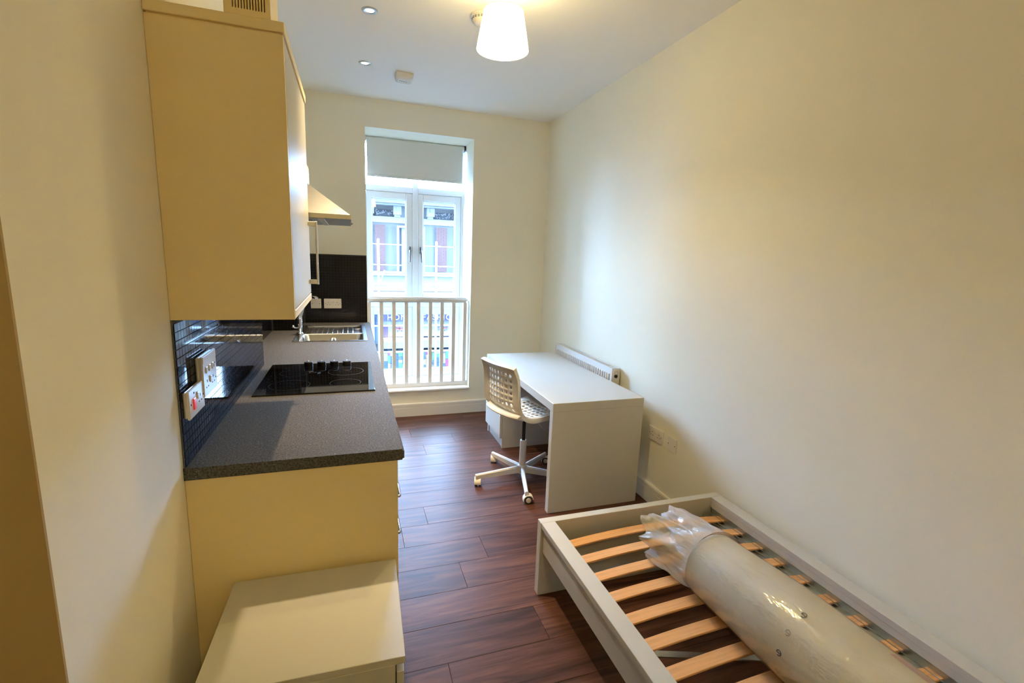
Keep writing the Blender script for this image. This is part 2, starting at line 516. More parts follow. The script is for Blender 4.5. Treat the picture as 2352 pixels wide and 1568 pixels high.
skirting('baseboard_back', W - .6, Matrix.Translation((.60, D, 0)), 'white skirting board below the window')
skirting('baseboard_right', D - .016 - Y0, Matrix.Translation((W, D - .016, 0)) @ Matrix.Rotation(-PI / 2, 4, 'Z'), 'white skirting board along the right wall')
skirting('baseboard_rear', W - XH - .016, Matrix.Translation((W - .016, Y0, 0)) @ Matrix.Rotation(PI, 4, 'Z'), None)

# outer face of our own building: unseen, made tall to shade the facade opposite
OB = 24.0
b = MB()
b.box(-16, XH - .21, 3.30, YB, -4.9, OB).box(W + .21, 18, 3.30, YB, -4.9, OB).box(XH - .21, W + .21, 3.30, YB, H + .21, OB).box(XH - .21, W + .21, 3.30, YB, -4.9, -.26)
struct('wall_outer', b, 'facade')

# ------------------------------------------------------------------ window
FY0, FY1 = 3.42, 3.49
win = struct('window_1', MB().box(WX0, WX0 + .012, FY0, FY1, WZ0 + .02, WZ1).box(WX1 - .022, WX1, FY0, FY1, WZ0 + .02, WZ1)
             .box(WX0 + .012, WX1 - .022, FY0, FY1, 2.60, WZ1).box(WX0 + .012, WX1 - .022, FY0, FY1, WZ0 + .02, .30), 'upvc',
             'tall white framed window with two casements')
MB().box(1.072, 1.126, FY0 - .004, FY1, .30, 2.60, bev=.004).done('mullion', 'upvc', win)
for xa, xb in ((WX0 + .012, 1.072), (1.126, WX1 - .022)):
    MB().box(xa, xb, FY0 - .004, FY1, 2.163, 2.218, bev=.004).done('transom', 'upvc', win)
    MB().box(xa, xb, FY0 - .002, FY1, 1.035, 1.085, bev=.004).done('transom', 'upvc', win)


def sash(xa, xb, za, zb, wl, wr, wt, wb):
    b = MB()
    b.box(xa, xa + wl, FY0 + .004, FY1 - .01, za, zb, bev=.004).box(xb - wr, xb, FY0 + .004, FY1 - .01, za, zb, bev=.004)
    b.box(xa + wl, xb - wr, FY0 + .005, FY1 - .01, zb - wt, zb, bev=.004).box(xa + wl, xb - wr, FY0 + .005, FY1 - .01, za, za + wb, bev=.004)
    # glazing bead
    for (p, q, r, s_) in ((xa + wl, xa + wl + .008, za + wb, zb - wt), (xb - wr - .008, xb - wr, za + wb, zb - wt)):
        b.box(p, q, FY0 + .018, FY0 + .03, r, s_)
    b.box(xa + wl, xb - wr, FY0 + .018, FY0 + .03, zb - wt - .008, zb - wt).box(xa + wl, xb - wr, FY0 + .018, FY0 + .03, za + wb, za + wb + .008)
    o = b.done('casement', 'upvc', win)
    MB().box(xa + wl - .005, xb - wr + .005, FY0 + .036, FY0 + .042, za + wb - .005, zb - wt + .005).done('pane', 'glass', o)
    return o


sL = sash(.630, 1.0705, 1.0865, 2.1615, .050, .060, .062, .064)
sR = sash(1.1275, 1.5635, 1.0865, 2.1615, .050, .057, .062, .064)
sash(.630, 1.0705, .3015, 1.0335, .055, .082, .070, .070)
sash(1.1275, 1.5635, .3015, 1.0335, .055, .092, .070, .070)
for xa, xb in ((WX0 + .0125, 1.0715), (1.1265, WX1 - .0225)):
    MB().box(xa, xb, FY0 + .036, FY0 + .042, 2.2185, 2.5995).done('pane', 'glass', win)
for s_, hx, lean in ((sL, 1.046, -.004), (sR, 1.152, .008)):
    b = MB().box(hx - .010, hx + .010, FY0 - .006, FY0 + .006, 1.575, 1.645, bev=.004)
    b.tube([(hx, FY0 - .004, 1.606), (hx, FY0 - .034, 1.604), (hx + lean * .3, FY0 - .040, 1.585), (hx + lean, FY0 - .042, 1.49)], [.009, .009, .0085, .0065], 10)
    b.done('handle', 'dark_metal', s_, smooth=True, angle=40)
MB().box(WX0 - .012, WX1 + .006, 3.004, FY0, WZ0, WZ0 + .02, bev=.006, seg=2).done('window_sill', 'trim', win)

# roller blind
bl = thing('roller_blind', 'pale grey roller blind pulled partly down at the window top', 'blind', (1.1, 3.36, 2.62))
MB().lathe([(.023, .632), (.023, 1.568)], (0, 3.36, 2.617), 20, 'x').done('roller_tube', 'blind', bl, smooth=True, angle=40)
MB().box(.640, 1.553, 3.3375, 3.3390, 2.298, 2.617).done('blind_cloth', 'blind', bl)
MB().box(.640, 1.553, 3.333, 3.345, 2.280, 2.300, bev=.003).done('hem_bar', 'blind', bl)
MB().box(1.568, 1.584, 3.335, 3.39, 2.59, 2.641, bev=.003).done('bracket', 'black_plastic', bl)
MB().box(.618, .632, 3.335, 3.39, 2.59, 2.641, bev=.003).done('bracket', 'plate', bl)
MB().tube([(1.575, 3.33, 2.60), (1.575, 3.33, 1.75)], .002, 6).tube([(1.575, 3.352, 2.60), (1.575, 3.352, 1.75)], .002, 6).done('pull_chain', 'plate', bl)

# balustrade standing on the sill
ba = thing('window_balustrade', 'white painted timber balustrade across the lower window', 'railing', (1.1, 3.13, WZ0 + .02))
MB().box(WX0 + .001, WX1 - .006, 3.097, 3.163, 1.112, 1.163, bev=.016, seg=3).done('handrail', 'trim', ba)
MB().box(WX0 + .001, WX1 - .001, 3.112, 3.148, WZ0 + .0205, .309, bev=.003).done('bottom_rail', 'trim', ba)
bx = [.632, .745, .860, .977, 1.093, 1.2095, 1.3245, 1.441, 1.556]
bal0 = MB().box(-.0172, .0172, 3.113, 3.147, .3085, 1.1125, bev=.002).done('baluster', 'trim', ba, org=(0, 0, 0))
for v in bal0.data.vertices: v.co -= Vector((0, 3.13, .3085))
for i, x in enumerate(bx):
    o = bal0 if i == 0 else bal0.copy()
    if i: COL.objects.link(o)
    o.parent = ba
    o.location = Vector((x, 3.13, .3085)) - ba.location

# ------------------------------------------------------------------ kitchen
WH = 0.9364
PY = [0.0, .018, .618, 1.218, 1.818, 2.418, D - .002]
ep = thing('end_panel', 'tall cream end panel closing the near side of the base units', 'panel', (.3, .009, 0))
MB().box(.001, .612, 0, .0175, 0, .898, bev=.0008).done('board', 'unit', ep)


def base_unit(y0, y1, label, kind, xl=.02):
    t = thing('base_cabinet', label, 'cabinet', (.3, (y0 + y1) / 2, 0), 'cream base units under the worktop')
    y0 += .0005; y1 -= .0005
    b = MB().box(.575, .587, y0, y0 + .018, .15, .897).box(.575, .587, y1 - .018, y1, .15, .897)
    b.box(xl, .575, y0, y1, .15, .72)
    b.done('carcass', 'unit', t)
    MB().box(.53, .545, y0, y1, 0.001, .15).done('plinth', 'unit', t)
    def bar(p, yc, z, vert=False):
        q = MB()
        h = .064
        if vert:
            q.tube([(.611, yc, z - h), (.630, yc, z - h), (.632, yc, z - h + .004), (.632, yc, z + h - .004), (.630, yc, z + h), (.611, yc, z + h)], .005, 8)
        else:
            q.tube([(.611, yc - h, z), (.630, yc - h, z), (.632, yc - h + .004, z), (.632, yc + h - .004, z), (.630, yc + h, z), (.611, yc + h, z)], .005, 8)
        q.done('handle', 'steel', p, smooth=True)
    if kind == 'drawers':
        zs = [.152, .60, .748, .896]
        for a, c in zip(zs, zs[1:]):
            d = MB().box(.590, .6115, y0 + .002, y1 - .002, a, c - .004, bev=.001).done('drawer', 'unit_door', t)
            bar(d, y0 + .19, c - .058)
    elif kind == 'oven':
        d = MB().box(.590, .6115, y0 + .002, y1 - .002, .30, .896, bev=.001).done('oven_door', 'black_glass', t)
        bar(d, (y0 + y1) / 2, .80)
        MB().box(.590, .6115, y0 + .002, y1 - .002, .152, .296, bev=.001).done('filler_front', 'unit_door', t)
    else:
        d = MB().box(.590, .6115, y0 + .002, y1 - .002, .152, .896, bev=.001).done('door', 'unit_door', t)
        bar(d, y1 - .06, .78, True)
    return t


base_unit(PY[1], PY[2], 'cream base unit next to the end panel, bar handles sticking out', 'drawers')
base_unit(PY[2], PY[3], 'cream base unit directly below the black hob', 'door')
base_unit(PY[3], PY[4], 'cream base unit between the hob and the sink', 'door')
base_unit(PY[4], PY[5], 'cream base unit directly below the steel sink', 'door')
base_unit(PY[5], PY[6], 'cream base unit against the window wall', 'door', .07)

b = MB()
xs = [-.1265, .0002, .0645, .092, .566, .633]
ys = [-.004, 1.3485, 2.062, 2.5875, 2.803, D - .0005]
def keep(i, j):
    if i == 0: return 1 <= j <= 2
    if i == 1 and j >= 3: return False
    if i == 3 and 2 <= j <= 3: return False
    return True
b.grid_slab(xs, ys, keep, WH - .038, WH)
bmesh.ops.recalc_face_normals(b.bm, faces=b.bm.faces[:])
es = [e for e in b.bm.edges if all(abs(v.co.x - .633) < 1e-5 and abs(v.co.z - WH) < 1e-5 for v in e.verts) or all(abs(v.co.x - .633) < 1e-5 and abs(v.co.z - WH + .038) < 1e-5 for v in e.verts)]
bmesh.ops.bevel(b.bm, geom=es, offset=.006, segments=3, affect='EDGES')
wt = b.done('worktop', 'worktop')
tag(wt, 'speckled grey laminate worktop along the left wall', 'worktop')

# hob
hob = thing('electric_hob', 'black glass electric hob with four knobs set on the worktop', 'hob', (.314, 1.013, WH))
HX0, HX1, HY0, HY1 = .054, .574, .711, 1.314
MB().box(HX0, HX1, HY0, HY1, WH + .0002, WH + .007, bev=.0015).done('glass_top', 'black_glass', hob)
for x, y, r in ((.19, .86, .09), (.44, .86, .072), (.19, 1.10, .072), (.44, 1.10, .09)):
    q = MB()
    n = 48
    A = q.ring([(x + r * math.cos(2 * PI * i / n), y + r * math.sin(2 * PI * i / n), WH + .0073) for i in range(n)])
    B = q.ring([(x + (r - .0014) * math.cos(2 * PI * i / n), y + (r - .0014) * math.sin(2 * PI * i / n), WH + .0073) for i in range(n)])
    q.loft([A, B], cap=False)
    q.done('cooking_zone', 'ring_print', hob)
for x in (.244, .311, .377, .444):
    kn = MB().lathe([(.0225, .0005), (.0235, .003), (.0215, .024), (.019, .0265), (.001, .027)], (x, 1.246, WH + .007), 28).done('knob', 'black_plastic', hob, smooth=True, angle=35)
    MB().box(x - .0016, x + .0016, 1.246, 1.266, WH + .0338, WH + .0348).done('knob_mark', 'plate', kn)

# sink
sk = thing('kitchen_sink', 'stainless steel inset sink with ribbed drainer', 'sink', (.33, 2.43, WH))
SX0, SX1, SY0, SY1 = .075, .583, 2.040, 2.826
def rrect(x0, x1, y0, y1, r, z, n=6):
    P = []
    for cx, cy, a0 in ((x1 - r, y1 - r, 0), (x0 + r, y1 - r, PI / 2), (x0 + r, y0 + r, PI), (x1 - r, y0 + r, 1.5 * PI)):
        for i in range(n + 1):
            a = a0 + PI / 2 * i / n
            P.append((cx + r * math.cos(a), cy + r * math.sin(a), z))
    return P
q = MB()
BX0, BX1, BY0, BY1 = .118, .556, 2.072, 2.368     # bowl
# rim: deck with one big opening holding bowl and drainer, both lofted from their own rims
deck = []
bm = q.bm
xs_ = [SX0, BX0, BX1, SX1]
ys_ = [SY0, BY0, BY1, 2.400, 2.790, SY1]
q.grid_slab(xs_, ys_, lambda i, j: not (i == 1 and j in (1, 3)), WH + .0005, WH + .004)
q.done('rim', 'steel', sk)
q = MB()
rings = [rrect(BX0 - .0005, BX1 + .0005, BY0 - .0005, BY1 + .0005, .012, WH + .0042), rrect(BX0 + .004, BX1 - .004, BY0 + .004, BY1 - .004, .045, WH - .004),
         rrect(BX0 + .014, BX1 - .014, BY0 + .014, BY1 - .014, .06, WH - .12), rrect(BX0 + .03, BX1 - .03, BY0 + .03, BY1 - .03, .06, WH - .148), rrect(BX0 + .06, BX1 - .06, BY0 + .06, BY1 - .06, .05, WH - .152)]
R_ = [q.ring(p) for p in rings]
q.loft(R_, cap=False); q.bm.faces.new(R_[-1])
q.done('bowl', 'steel', sk, smooth=True)
MB().lathe([(.012, 0), (.021, .0005), (.021, .003), (.016, .004), (.013, .002)], (.334, BY1 - .0125, WH - .042), 24, 'y').done('overflow', 'chrome', sk, smooth=True, angle=40)
for v in COL.objects[-1].data.vertices: v.co.y = -v.co.y + 2 * (BY1 - .0125 - 2.43)
MB().lathe([(.001, .001), (.03, .001), (.038, .004), (.04, .0015)], (.334, 2.22, WH - .152), 28).done('waste', 'chrome', sk, smooth=True, angle=40)
q = MB()
rings = [rrect(BX0 - .0005, BX1 + .0005, 2.3995, 2.7905, .012, WH + .0042), rrect(BX0 + .006, BX1 - .006, 2.407, 2.783, .05, WH - .004), rrect(BX0 + .018, BX1 - .018, 2.42, 2.77, .045, WH - .009)]
R_ = [q.ring(p) for p in rings]
q.loft(R_, cap=False); q.bm.faces.new(R_[-1])
q.done('drainer_tray', 'steel', sk, smooth=True)
for i in range(9):
    x = .172 + i * .0385
    MB().tube([(x, 2.435, WH - .0085), (x, 2.45, WH - .005), (x, 2.73, WH - .005), (x, 2.75, WH - .0085)], [.003, .005, .005, .003], 8).done('drainer_rib', 'steel', sk, smooth=True)
# small round outlet at the far side of the tray
MB().lathe([(.006, .0), (.03, .0), (.032, .004), (.026, .004)], (.515, 2.70, WH - .009), 24).done('drain_ring', 'chrome', sk, smooth=True, angle=40)

tap = thing('mixer_tap', 'tall chrome mixer tap on the left ledge of the sink', 'tap', (.0975, 2.384, WH + .004))
tx, ty = .0975, 2.384
MB().lathe([(.026, .0002), (.026, .006), (.020, .012), (.0185, .115), (.021, .118), (.021, .125), (.001, .126)], (tx, ty, WH + .004), 24).done('body', 'chrome', tap, smooth=True, angle=40)
lv = MB()
lv.tube([(tx - .012, ty - .012, WH + .052), (tx - .03, ty - .03, WH + .055), (tx - .042, ty - .045, WH + .066)], [.008, .006, .005], 10)
lv.lathe([(.001, -.012), (.008, -.008), (.011, 0), (.008, .008), (.001, .012)], (tx - .042, ty - .047, WH + .068), 14)
lv.done('lever', 'chrome', tap, smooth=True)
# flat swan neck
q = MB()
path = [((.0, .0, .118), .017), ((.012, -.006, .16), .0165), ((.030, -.016, .22), .0165), ((.046, -.026, .268), .0165), ((.060, -.042, .290), .0165), ((.085, -.075, .300), .016), ((.115, -.115, .296), .016), ((.135, -.140, .286), .015)]
rings = []
for i, (p, wd) in enumerate(path):
    P = Vector(p); a = Vector(path[max(i - 1, 0)][0]); c = Vector(path[min(i + 1, len(path) - 1)][0])
    t = (c - a).normalized(); sd = Vector((.72, .69, 0)); nn = t.cross(sd).normalized()
    base = Vector((tx, ty, WH + .004)) + P
    rings.append(q.ring([base + sd * wd + nn * .005, base - sd * wd + nn * .005, base - sd * wd - nn * .005, base + sd * wd - nn * .005]))
q.loft(rings)
q.done('spout', 'chrome', tap, smooth=True, angle=40)

# splashback tiles: 25 mm mosaic; the nearest 300 on the near wall are tiles of their own
sp = thing('tiled_splashback', 'glossy black mosaic splashback on the near kitchen wall', 'splashback', (0, .67, WH))
P_ = .025
MB().box(.0004, .0050, .0005, 1.3475, WH + .0004, 1.3722).done('grout', 'grout', sp)
tm = MB().box(0, .0036, -.0113, .0113, -.0113, .0113).done('tile', 'tile', sp, org=(0, 0, 0))
first = True
cnt = 0
rest = MB()
for j in range(54):
    for i in range(18):
        yc, zc = .0125 + j * P_, WH + .0130 + i * P_
        if zc + .0113 > 1.372:
            continue
        if cnt < 289:
            o = tm if first else tm.copy()
            if not first: COL.objects.link(o)
            first = False
            o.parent = sp
            o.location = Vector((.0046, yc, zc)) - sp.location
            cnt += 1
        else:
            rest.box(.0046, .0082, yc - .0113, min(yc + .0113, 1.3475), zc - .0113, zc + .0113)
tag(rest.done('tile_field', 'tile', sp), kind='stuff')

sp2 = thing('tiled_splashback', 'dark mosaic splashback around the sink corner beside the window', 'splashback', (.33, D, WH))
q = MB()
q.box(.0725, WX0 - .004, D - .005, D - .0004, WH + .0005, 1.544)
q.box(.0644, .069, 2.5805, D - .0052, WH + .0005, 1.544)
q.box(-.1215, .0642, 2.583, 2.5876, WH + .0005, 1.544)
q.box(-.1266, -.122, 1.349, 2.5828, WH + .0005, 1.544)
q.done('grout', 'grout_dark', sp2)
q = MB()
for i in range(24):
    zc = WH + .0130 + i * P_
    for k in range(22):
        xc = WX0 - .0165 - k * P_
        if xc > .085: q.box(xc - .0113, xc + .0113, D - .0082, D - .0046, zc - .0113, zc + .0113)
    for k in range(17):
        yc = 2.5925 + k * P_
        if yc < D - .018: q.box(.0688, .0724, yc - .0113, yc + .0113, zc - .0113, zc + .0113)
    for k in range(7):
        xc = .0525 - k * P_
        q.box(xc - .0113, xc + .0113, 2.5796, 2.5832, zc - .0113, zc + .0113)
    for k in range(48):
        yc = 1.364 + k * P_
        q.box(-.1222, -.1186, yc - .0113, yc + .0113, zc - .0113, zc + .0113)
tag(q.done('tile_field', 'tile_satin', sp2), kind='stuff')

# wall cabinet
CX = .316
CY1 = .640
wc = thing('wall_cabinet', 'tall cream wall cabinet with bar handle above the worktop', 'cabinet', (.16, .32, 1.3726))
MB().box(.0006, CX, 0, .018, 1.3726, 2.1440, bev=.0008).done('end_panel', 'unit', wc)
MB().box(.0006, CX - .022, .0182, CY1, 1.40, 2.1440).done('carcass', 'unit', wc)
MB().box(.0006, CX + .004, -.004, CY1 + .01, 2.1480, 2.1745, bev=.0012).box(.006, CX - .008, .004, CY1 - .002, 2.1440, 2.1480).done('cornice', 'unit', wc)
MB().box(CX - .021, CX + .0012, .0195, CY1 - .001, 1.3735, 1.3985, bev=.001).done('pelmet', 'unit', wc)
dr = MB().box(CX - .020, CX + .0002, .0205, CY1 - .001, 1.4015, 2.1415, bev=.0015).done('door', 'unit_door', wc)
hy = CY1 - .045
q = MB().box(CX + .0003, CX + .0280, hy - .008, hy + .008, 1.672, 1.690, bev=.001).box(CX + .0003, CX + .0280, hy - .008, hy + .008, 1.440, 1.458, bev=.001)
q.box(CX + .0270, CX + .0350, hy - .008, hy + .008, 1.438, 1.692, bev=.0015)
q.done('handle', 'steel', dr)

# boxed vent trunk on top of the cabinet
vt = thing('vent_trunk', 'cream boxed vent trunk with louvre slots above the wall cabinet', 'vent', (.217, .17, 2.1745))
q = MB()
VX0, VX1, VY0, VY1 = .159, .276, .10, .27
slots = [(.1815 + i * .00722) for i in range(12)]
xs = [VX0]
for s_ in slots: xs += [s_ - .0016, s_ + .0016]
xs += [VX1]
# front board with slots cut through (grid in x and z, extruded in y)
q.grid_slab(xs, [2.1748, 2.231, 2.62, H - .0004], lambda i, j: not (j == 1 and i % 2 == 1), VY0, VY0 + .012)
for v in q.bm.verts: v.co = Vector((v.co.x, v.co.z, v.co.y))
q.box(VX1 - .012, VX1, VY0 + .0122, VY1, 2.1748, H - .0004).box(VX0, VX0 + .012, VY0 + .0122, VY1, 2.1748, H - .0004)
q.done('boxing', 'unit', vt)
MB().box(VX0 + .0121, VX1 - .0121, VY0 + .05, VY0 + .056, 2.1748, H - .0004).done('back_board', 'hole', vt)

# cooker hood
hd = thing('cooker_hood', 'stainless steel sloping chimney hood above the hob', 'cooker hood', (.24, 1.01, 1.714))
HB, HXF = 1.714, .482
y0h, y1h = .712, 1.312
q = MB()
A = q.ring([(.004, y0h, HB), (HXF, y0h, HB), (HXF, y1h, HB), (.004, y1h, HB)])
B = q.ring([(.004, y0h, HB + .019), (HXF, y0h, HB + .019), (HXF, y1h, HB + .019), (.004, y1h, HB + .019)])
q.loft([A, B])
q.done('rim_band', 'hoodsteel', hd)
q = MB()
A = q.ring([(.004, y0h + .002, HB + .0192), (HXF - .004, y0h + .002, HB + .0192), (HXF - .004, y1h - .002, HB + .0192), (.004, y1h - .002, HB + .0192)])
B = q.ring([(.004, .92, HB + .168), (.288, .92, HB + .168), (.288, 1.10, HB + .168), (.004, 1.10, HB + .168)])
q.loft([A, B])
q.done('canopy', 'hoodsteel', hd)
MB().lathe([(.082, .0), (.082, .07), (.078, .084), (.070, .090), (.001, .091)], (.215, 1.01, HB + .1682), 32).done('spigot', 'plate', hd, smooth=True, angle=40)
for k, (ya, yb) in enumerate(((y0h + .03, 1.005), (1.019, y1h - .03))):
    g = MB().box(.06, .335, ya, yb, HB - .003, HB - .0005).done('grease_filter', 'galv', hd)
    for i in range(5):
        xx = .215 + i * .0008
    MB().box(.225, .315, (ya + yb) / 2 - .022, (ya + yb) / 2 + .022, HB - .0042, HB - .0032).done('filter_grip', 'black_plastic', g)
MB().box(.345, .37, y0h + .03, y1h - .03, HB - .004, HB - .0005).done('light_strip', 'plate', hd)
q = MB()
for dy in (-.012, .012):
    q.lathe([(.006, 0), (.006, .008), (.004, .010)], (HXF + .0002, y1h - .10 + dy, HB + .010), 12, 'x')
q.done('push_button', 'chrome', hd, smooth=True, angle=40)


# ------------------------------------------------------------------ electrical plates
def frame_M(o, right, up, out):
    m4 = Matrix.Identity(4)
    for i in range(3):
        m4[i][0] = right[i]; m4[i][1] = up[i]; m4[i][2] = out[i]; m4[i][3] = o[i]
    return m4


def plate(name, label, cat, o, right, up, out, w_, h_, dep, items, group=None, box=0.0):
    """items in plate coordinates (x right, y up, centre 0)"""
    m4 = frame_M(o, right, up, out)
    t = thing(name, label, cat, o, group)
    z0 = .0006
    if box:
        MB().box(-w_ / 2 + .003, w_ / 2 - .003, -h_ / 2 + .003, h_ / 2 - .003, z0, box, bev=.004, R=m4).done('pattress', 'plate', t)
        z0 = box + .0002
    MB().box(-w_ / 2, w_ / 2, -h_ / 2, h_ / 2, z0, z0 + dep, bev=.002, seg=2, R=m4).done('faceplate', 'plate', t)
    zt = z0 + dep
    for kind, x, y in items:
        if kind == 'socket':
            q = MB()
            q.box(x - .002, x + .002, y + .007, y + .015, zt + .0001, zt + .0005, R=m4)
            q.box(x - .0145, x - .0075, y - .010, y - .006, zt + .0001, zt + .0005, R=m4)
            q.box(x + .0075, x + .0145, y - .010, y - .006, zt + .0001, zt + .0005, R=m4)
            q.done('socket_holes', 'hole', t)
        elif kind == 'screw':
            q = MB().lathe([(.0032, .0001), (.0030, .0008), (.001, .0009)], (0, 0, 0), 12)
            for v in q.bm.verts: v.co = m4 @ (v.co + Vector((x, y, zt)))
            q.done('screw', 'hole', t)
        elif kind in ('switch', 'redswitch'):
            ww, hh = (.0065, .0105) if kind == 'switch' else (.010, .017)
            q = MB()
            q.box(x - ww, x + ww, y - hh, y + hh, zt + .0002, zt + .004, bev=.0012, R=m4)
            q.done('switch', 'red' if kind == 'redswitch' else 'plate', t)
        elif kind == 'slot':
            MB().box(x - .006, x + .006, y - .005, y + .005, zt + .0001, zt + .0006, R=m4).done('outlet', 'hole', t)
        elif kind == 'insert':
            MB().box(x - .012, x + .012, y - .012, y + .012, zt + .0001, zt + .0014, bev=.0006, R=m4).done('insert', 'plate', t)
        elif kind == 'band':
            MB().box(-w_ / 2 + .004, w_ / 2 - .004, y - .011, y + .011, zt + .0001, zt + .0012, bev=.0005, R=m4).done('band', 'plate', t)
    return t


X_, Y_, Z_ = Vector((1, 0, 0)), Vector((0, 1, 0)), Vector((0, 0, 1))
dbl = [('socket', -.036, -.002), ('socket', .036, -.002), ('switch', -.008, .020), ('switch', .010, .020), ('screw', -.060, 0), ('screw', .060, 0)]
plate('double_socket', 'white double socket on the dark mosaic beside the window', 'socket', (.317, D - .0083, 1.109), X_, Z_, -Y_, .146, .086, .008, dbl)
plate('spur_switch', 'white fused spur plate next to the tap on dark mosaic', 'switch', (.178, D - .0083, 1.109), X_, Z_, -Y_, .086, .086, .008, [('insert', .006, -.004), ('screw', -.030, 0), ('screw', .030, 0)])
plate('cooker_switch', 'white cooker switch with red rocker nearest the worktop end', 'switch', (.0084, .082, 1.120), Y_, Z_, X_, .146, .086, .008,
      [('redswitch', -.032, -.004), ('socket', .030, -.004), ('switch', .004, .012), ('screw', -.060, 0), ('screw', .060, 0), ('screw', -.028, .028)], box=.010)
plate('switch_panel', 'larger white switch and socket panel behind the red cooker switch', 'switch', (.0084, .222, 1.170), Y_, Z_, X_, .152, .132, .008,
      [('band', 0, .053), ('switch', -.045, .018), ('switch', -.01, .018), ('switch', .025, .018), ('socket', -.04, -.030), ('socket', .03, -.030), ('switch', -.005, -.020), ('screw', .06, .02), ('screw', .06, -.03), ('slot', .045, .012)], box=.014)
plate('double_socket', 'white double socket on the right wall behind the desk corner', 'socket', (W, .942, .476), -Y_, Z_, -X_, .146, .088, .008, dbl)
plate('aerial_outlet', 'small white outlet plate on the right wall nearest the bed', 'socket', (W, .776, .474), -Y_, Z_, -X_, .087, .087, .008, [('insert', -.008, .004), ('screw', -.030, 0), ('screw', .030, 0)])

# ------------------------------------------------------------------ ceiling fittings
dl0 = None
dls = [(.600, 2.229, 'recessed downlight in the ceiling closest to the window wall'), (.603, 1.449, 'second recessed downlight from the window wall'),
       (.603, .669, 'recessed downlight in the ceiling above the near wall cabinet'), ]
for i, (x, y, lab) in enumerate(dls):
    if i == 0:
        dl0 = thing('downlight', lab, 'downlight', (x, y, H), 'recessed downlights over the worktop')
        MB().lathe([(.024, -.002), (.027, -.0055), (.038, -.0055), (.043, -.0004)], (x, y, H), 32, cap=False).done('bezel', 'galv', dl0, smooth=True)
        MB().lathe([(.001, -.0012), (.0245, -.0012), (.0245, -.0004)], (x, y, H), 28).done('lens', 'lens', dl0)
        t = dl0
    else:
        t = copy_tree(dl0)
        t.location = (x, y, H)
        t['label'] = lab
    if i: continue
    ld = bpy.data.lights.new('downlight_beam', 'SPOT')
    ld.energy = SPOT_WATTS; ld.color = SPOT_COLOR; ld.spot_size = math.radians(64); ld.spot_blend = 1.0; ld.shadow_soft_size = .028
    lo = bpy.data.objects.new('downlight_beam', ld)
    COL.objects.link(lo)
    lo.parent = t
    lo.location = (0, 0, -.012)

al = thing('heat_alarm', 'square white ceiling alarm between the downlights and window', 'alarm', (.88, 2.345, H))
MB().box(.817, .943, 2.282, 2.408, H - .013, H - .0005, bev=.004).done('back_plate', 'alarm', al)
q = MB()
A = q.ring(rrect(.819, .941, 2.284, 2.406, .012, H - .0135)); B = q.ring(rrect(.821, .939, 2.286, 2.404, .012, H - .036)); C_ = q.ring(rrect(.834, .926, 2.299, 2.391, .012, H - .046))
q.loft([A, B, C_])
q.done('cover', 'alarm', al)
MB().box(.868, .893, 2.2805, 2.2845, H - .022, H - .0136).done('clip', 'alarm', al)
q = MB()
for i in range(4): q.lathe([(.003, 0), (.003, -.0012), (.001, -.0013)], (.848 + i * .016, 2.335 + i * .007, H - .0462), 10)
q.done('test_led', 'hole', al)
MB().box(.846, .900, 2.337, 2.3385, H - .0466, H - .0462, R=None).done('score_line', 'hole', al)

sm = thing('smoke_alarm', 'round white smoke alarm partly hidden behind the pendant shade', 'alarm', (1.19, 1.262, H))
MB().lathe([(.064, -.0005), (.064, -.012), (.060, -.014)], (1.19, 1.262, H), 36).done('base', 'alarm', sm, smooth=True, angle=35)
MB().lathe([(.058, -.0142), (.057, -.028), (.048, -.042), (.035, -.048), (.001, -.050)], (1.19, 1.262, H), 36).done('cover', 'alarm', sm, smooth=True, angle=50)
q = MB()
for i in range(20):
    a = 2 * PI * i / 20
    R2 = Matrix.Translation((1.19, 1.262, H)) @ Matrix.Rotation(a, 4, 'Z')
    q.box(.0565, .0580, -.006, .006, -.021, -.018, R=R2).box(.0560, .0576, -.006, .006, -.027, -.024, R=R2)
q.done('vent_slot', 'hole', sm)

LX, LY = 1.172, .80
lp = thing('pendant_lamp', 'white tapered pendant lampshade, lit, hanging from the ceiling', 'lamp', (LX, LY, H))
MB().lathe([(.045, -.0005), (.045, -.012), (.036, -.026), (.008, -.030)], (LX, LY, H), 28).done('ceiling_rose', 'plate', lp, smooth=True, angle=40)
MB().tube([(LX, LY, H - .028), (LX, LY, 2.688)], .004, 8).done('cord', 'plate', lp, smooth=True)
MB().lathe([(.016, 2.692), (.018, 2.688), (.018, 2.655), (.013, 2.648)], (LX, LY, 0), 20).done('lamp_holder', 'plate', lp, smooth=True, angle=40)
ZB, ZT = 2.532, 2.694
MB().lathe([(.1225, ZB), (.0915, ZT)], (LX, LY, 0), 56, cap=False).done('shade', 'shade', lp, smooth=True)
n = 56
for z, r in ((ZB, .1228), (ZT, .0918)):
    q = MB()
    q.tube([(LX + r * math.cos(2 * PI * i / n), LY + r * math.sin(2 * PI * i / n), z) for i in range(n + 1)], .0014, 6)
    if z == ZT:
        for i in range(3):
            a = 2 * PI * i / 3 + .3
            q.tube([(LX + .0918 * math.cos(a), LY + .0918 * math.sin(a), ZT), (LX + .016 * math.cos(a), LY + .016 * math.sin(a), ZT - .01)], .0014, 6)
    q.done('shade_ring', 'plate', lp)
MB().lathe([(.001, 2.578), (.016, 2.582), (.0265, 2.594), (.03, 2.608), (.0265, 2.622), (.018, 2.636), (.012, 2.649)], (LX, LY, 0), 24).done('bulb', 'bulb', lp, smooth=True)

lp_fill = copy_tree(lp)  # extra lamp added out of view to fill the near end with light
lp_fill.location = (.9, -2.5, H)
lp_fill['label'] = 'added pendant lampshade, unseen behind the camera, lighting the near end'

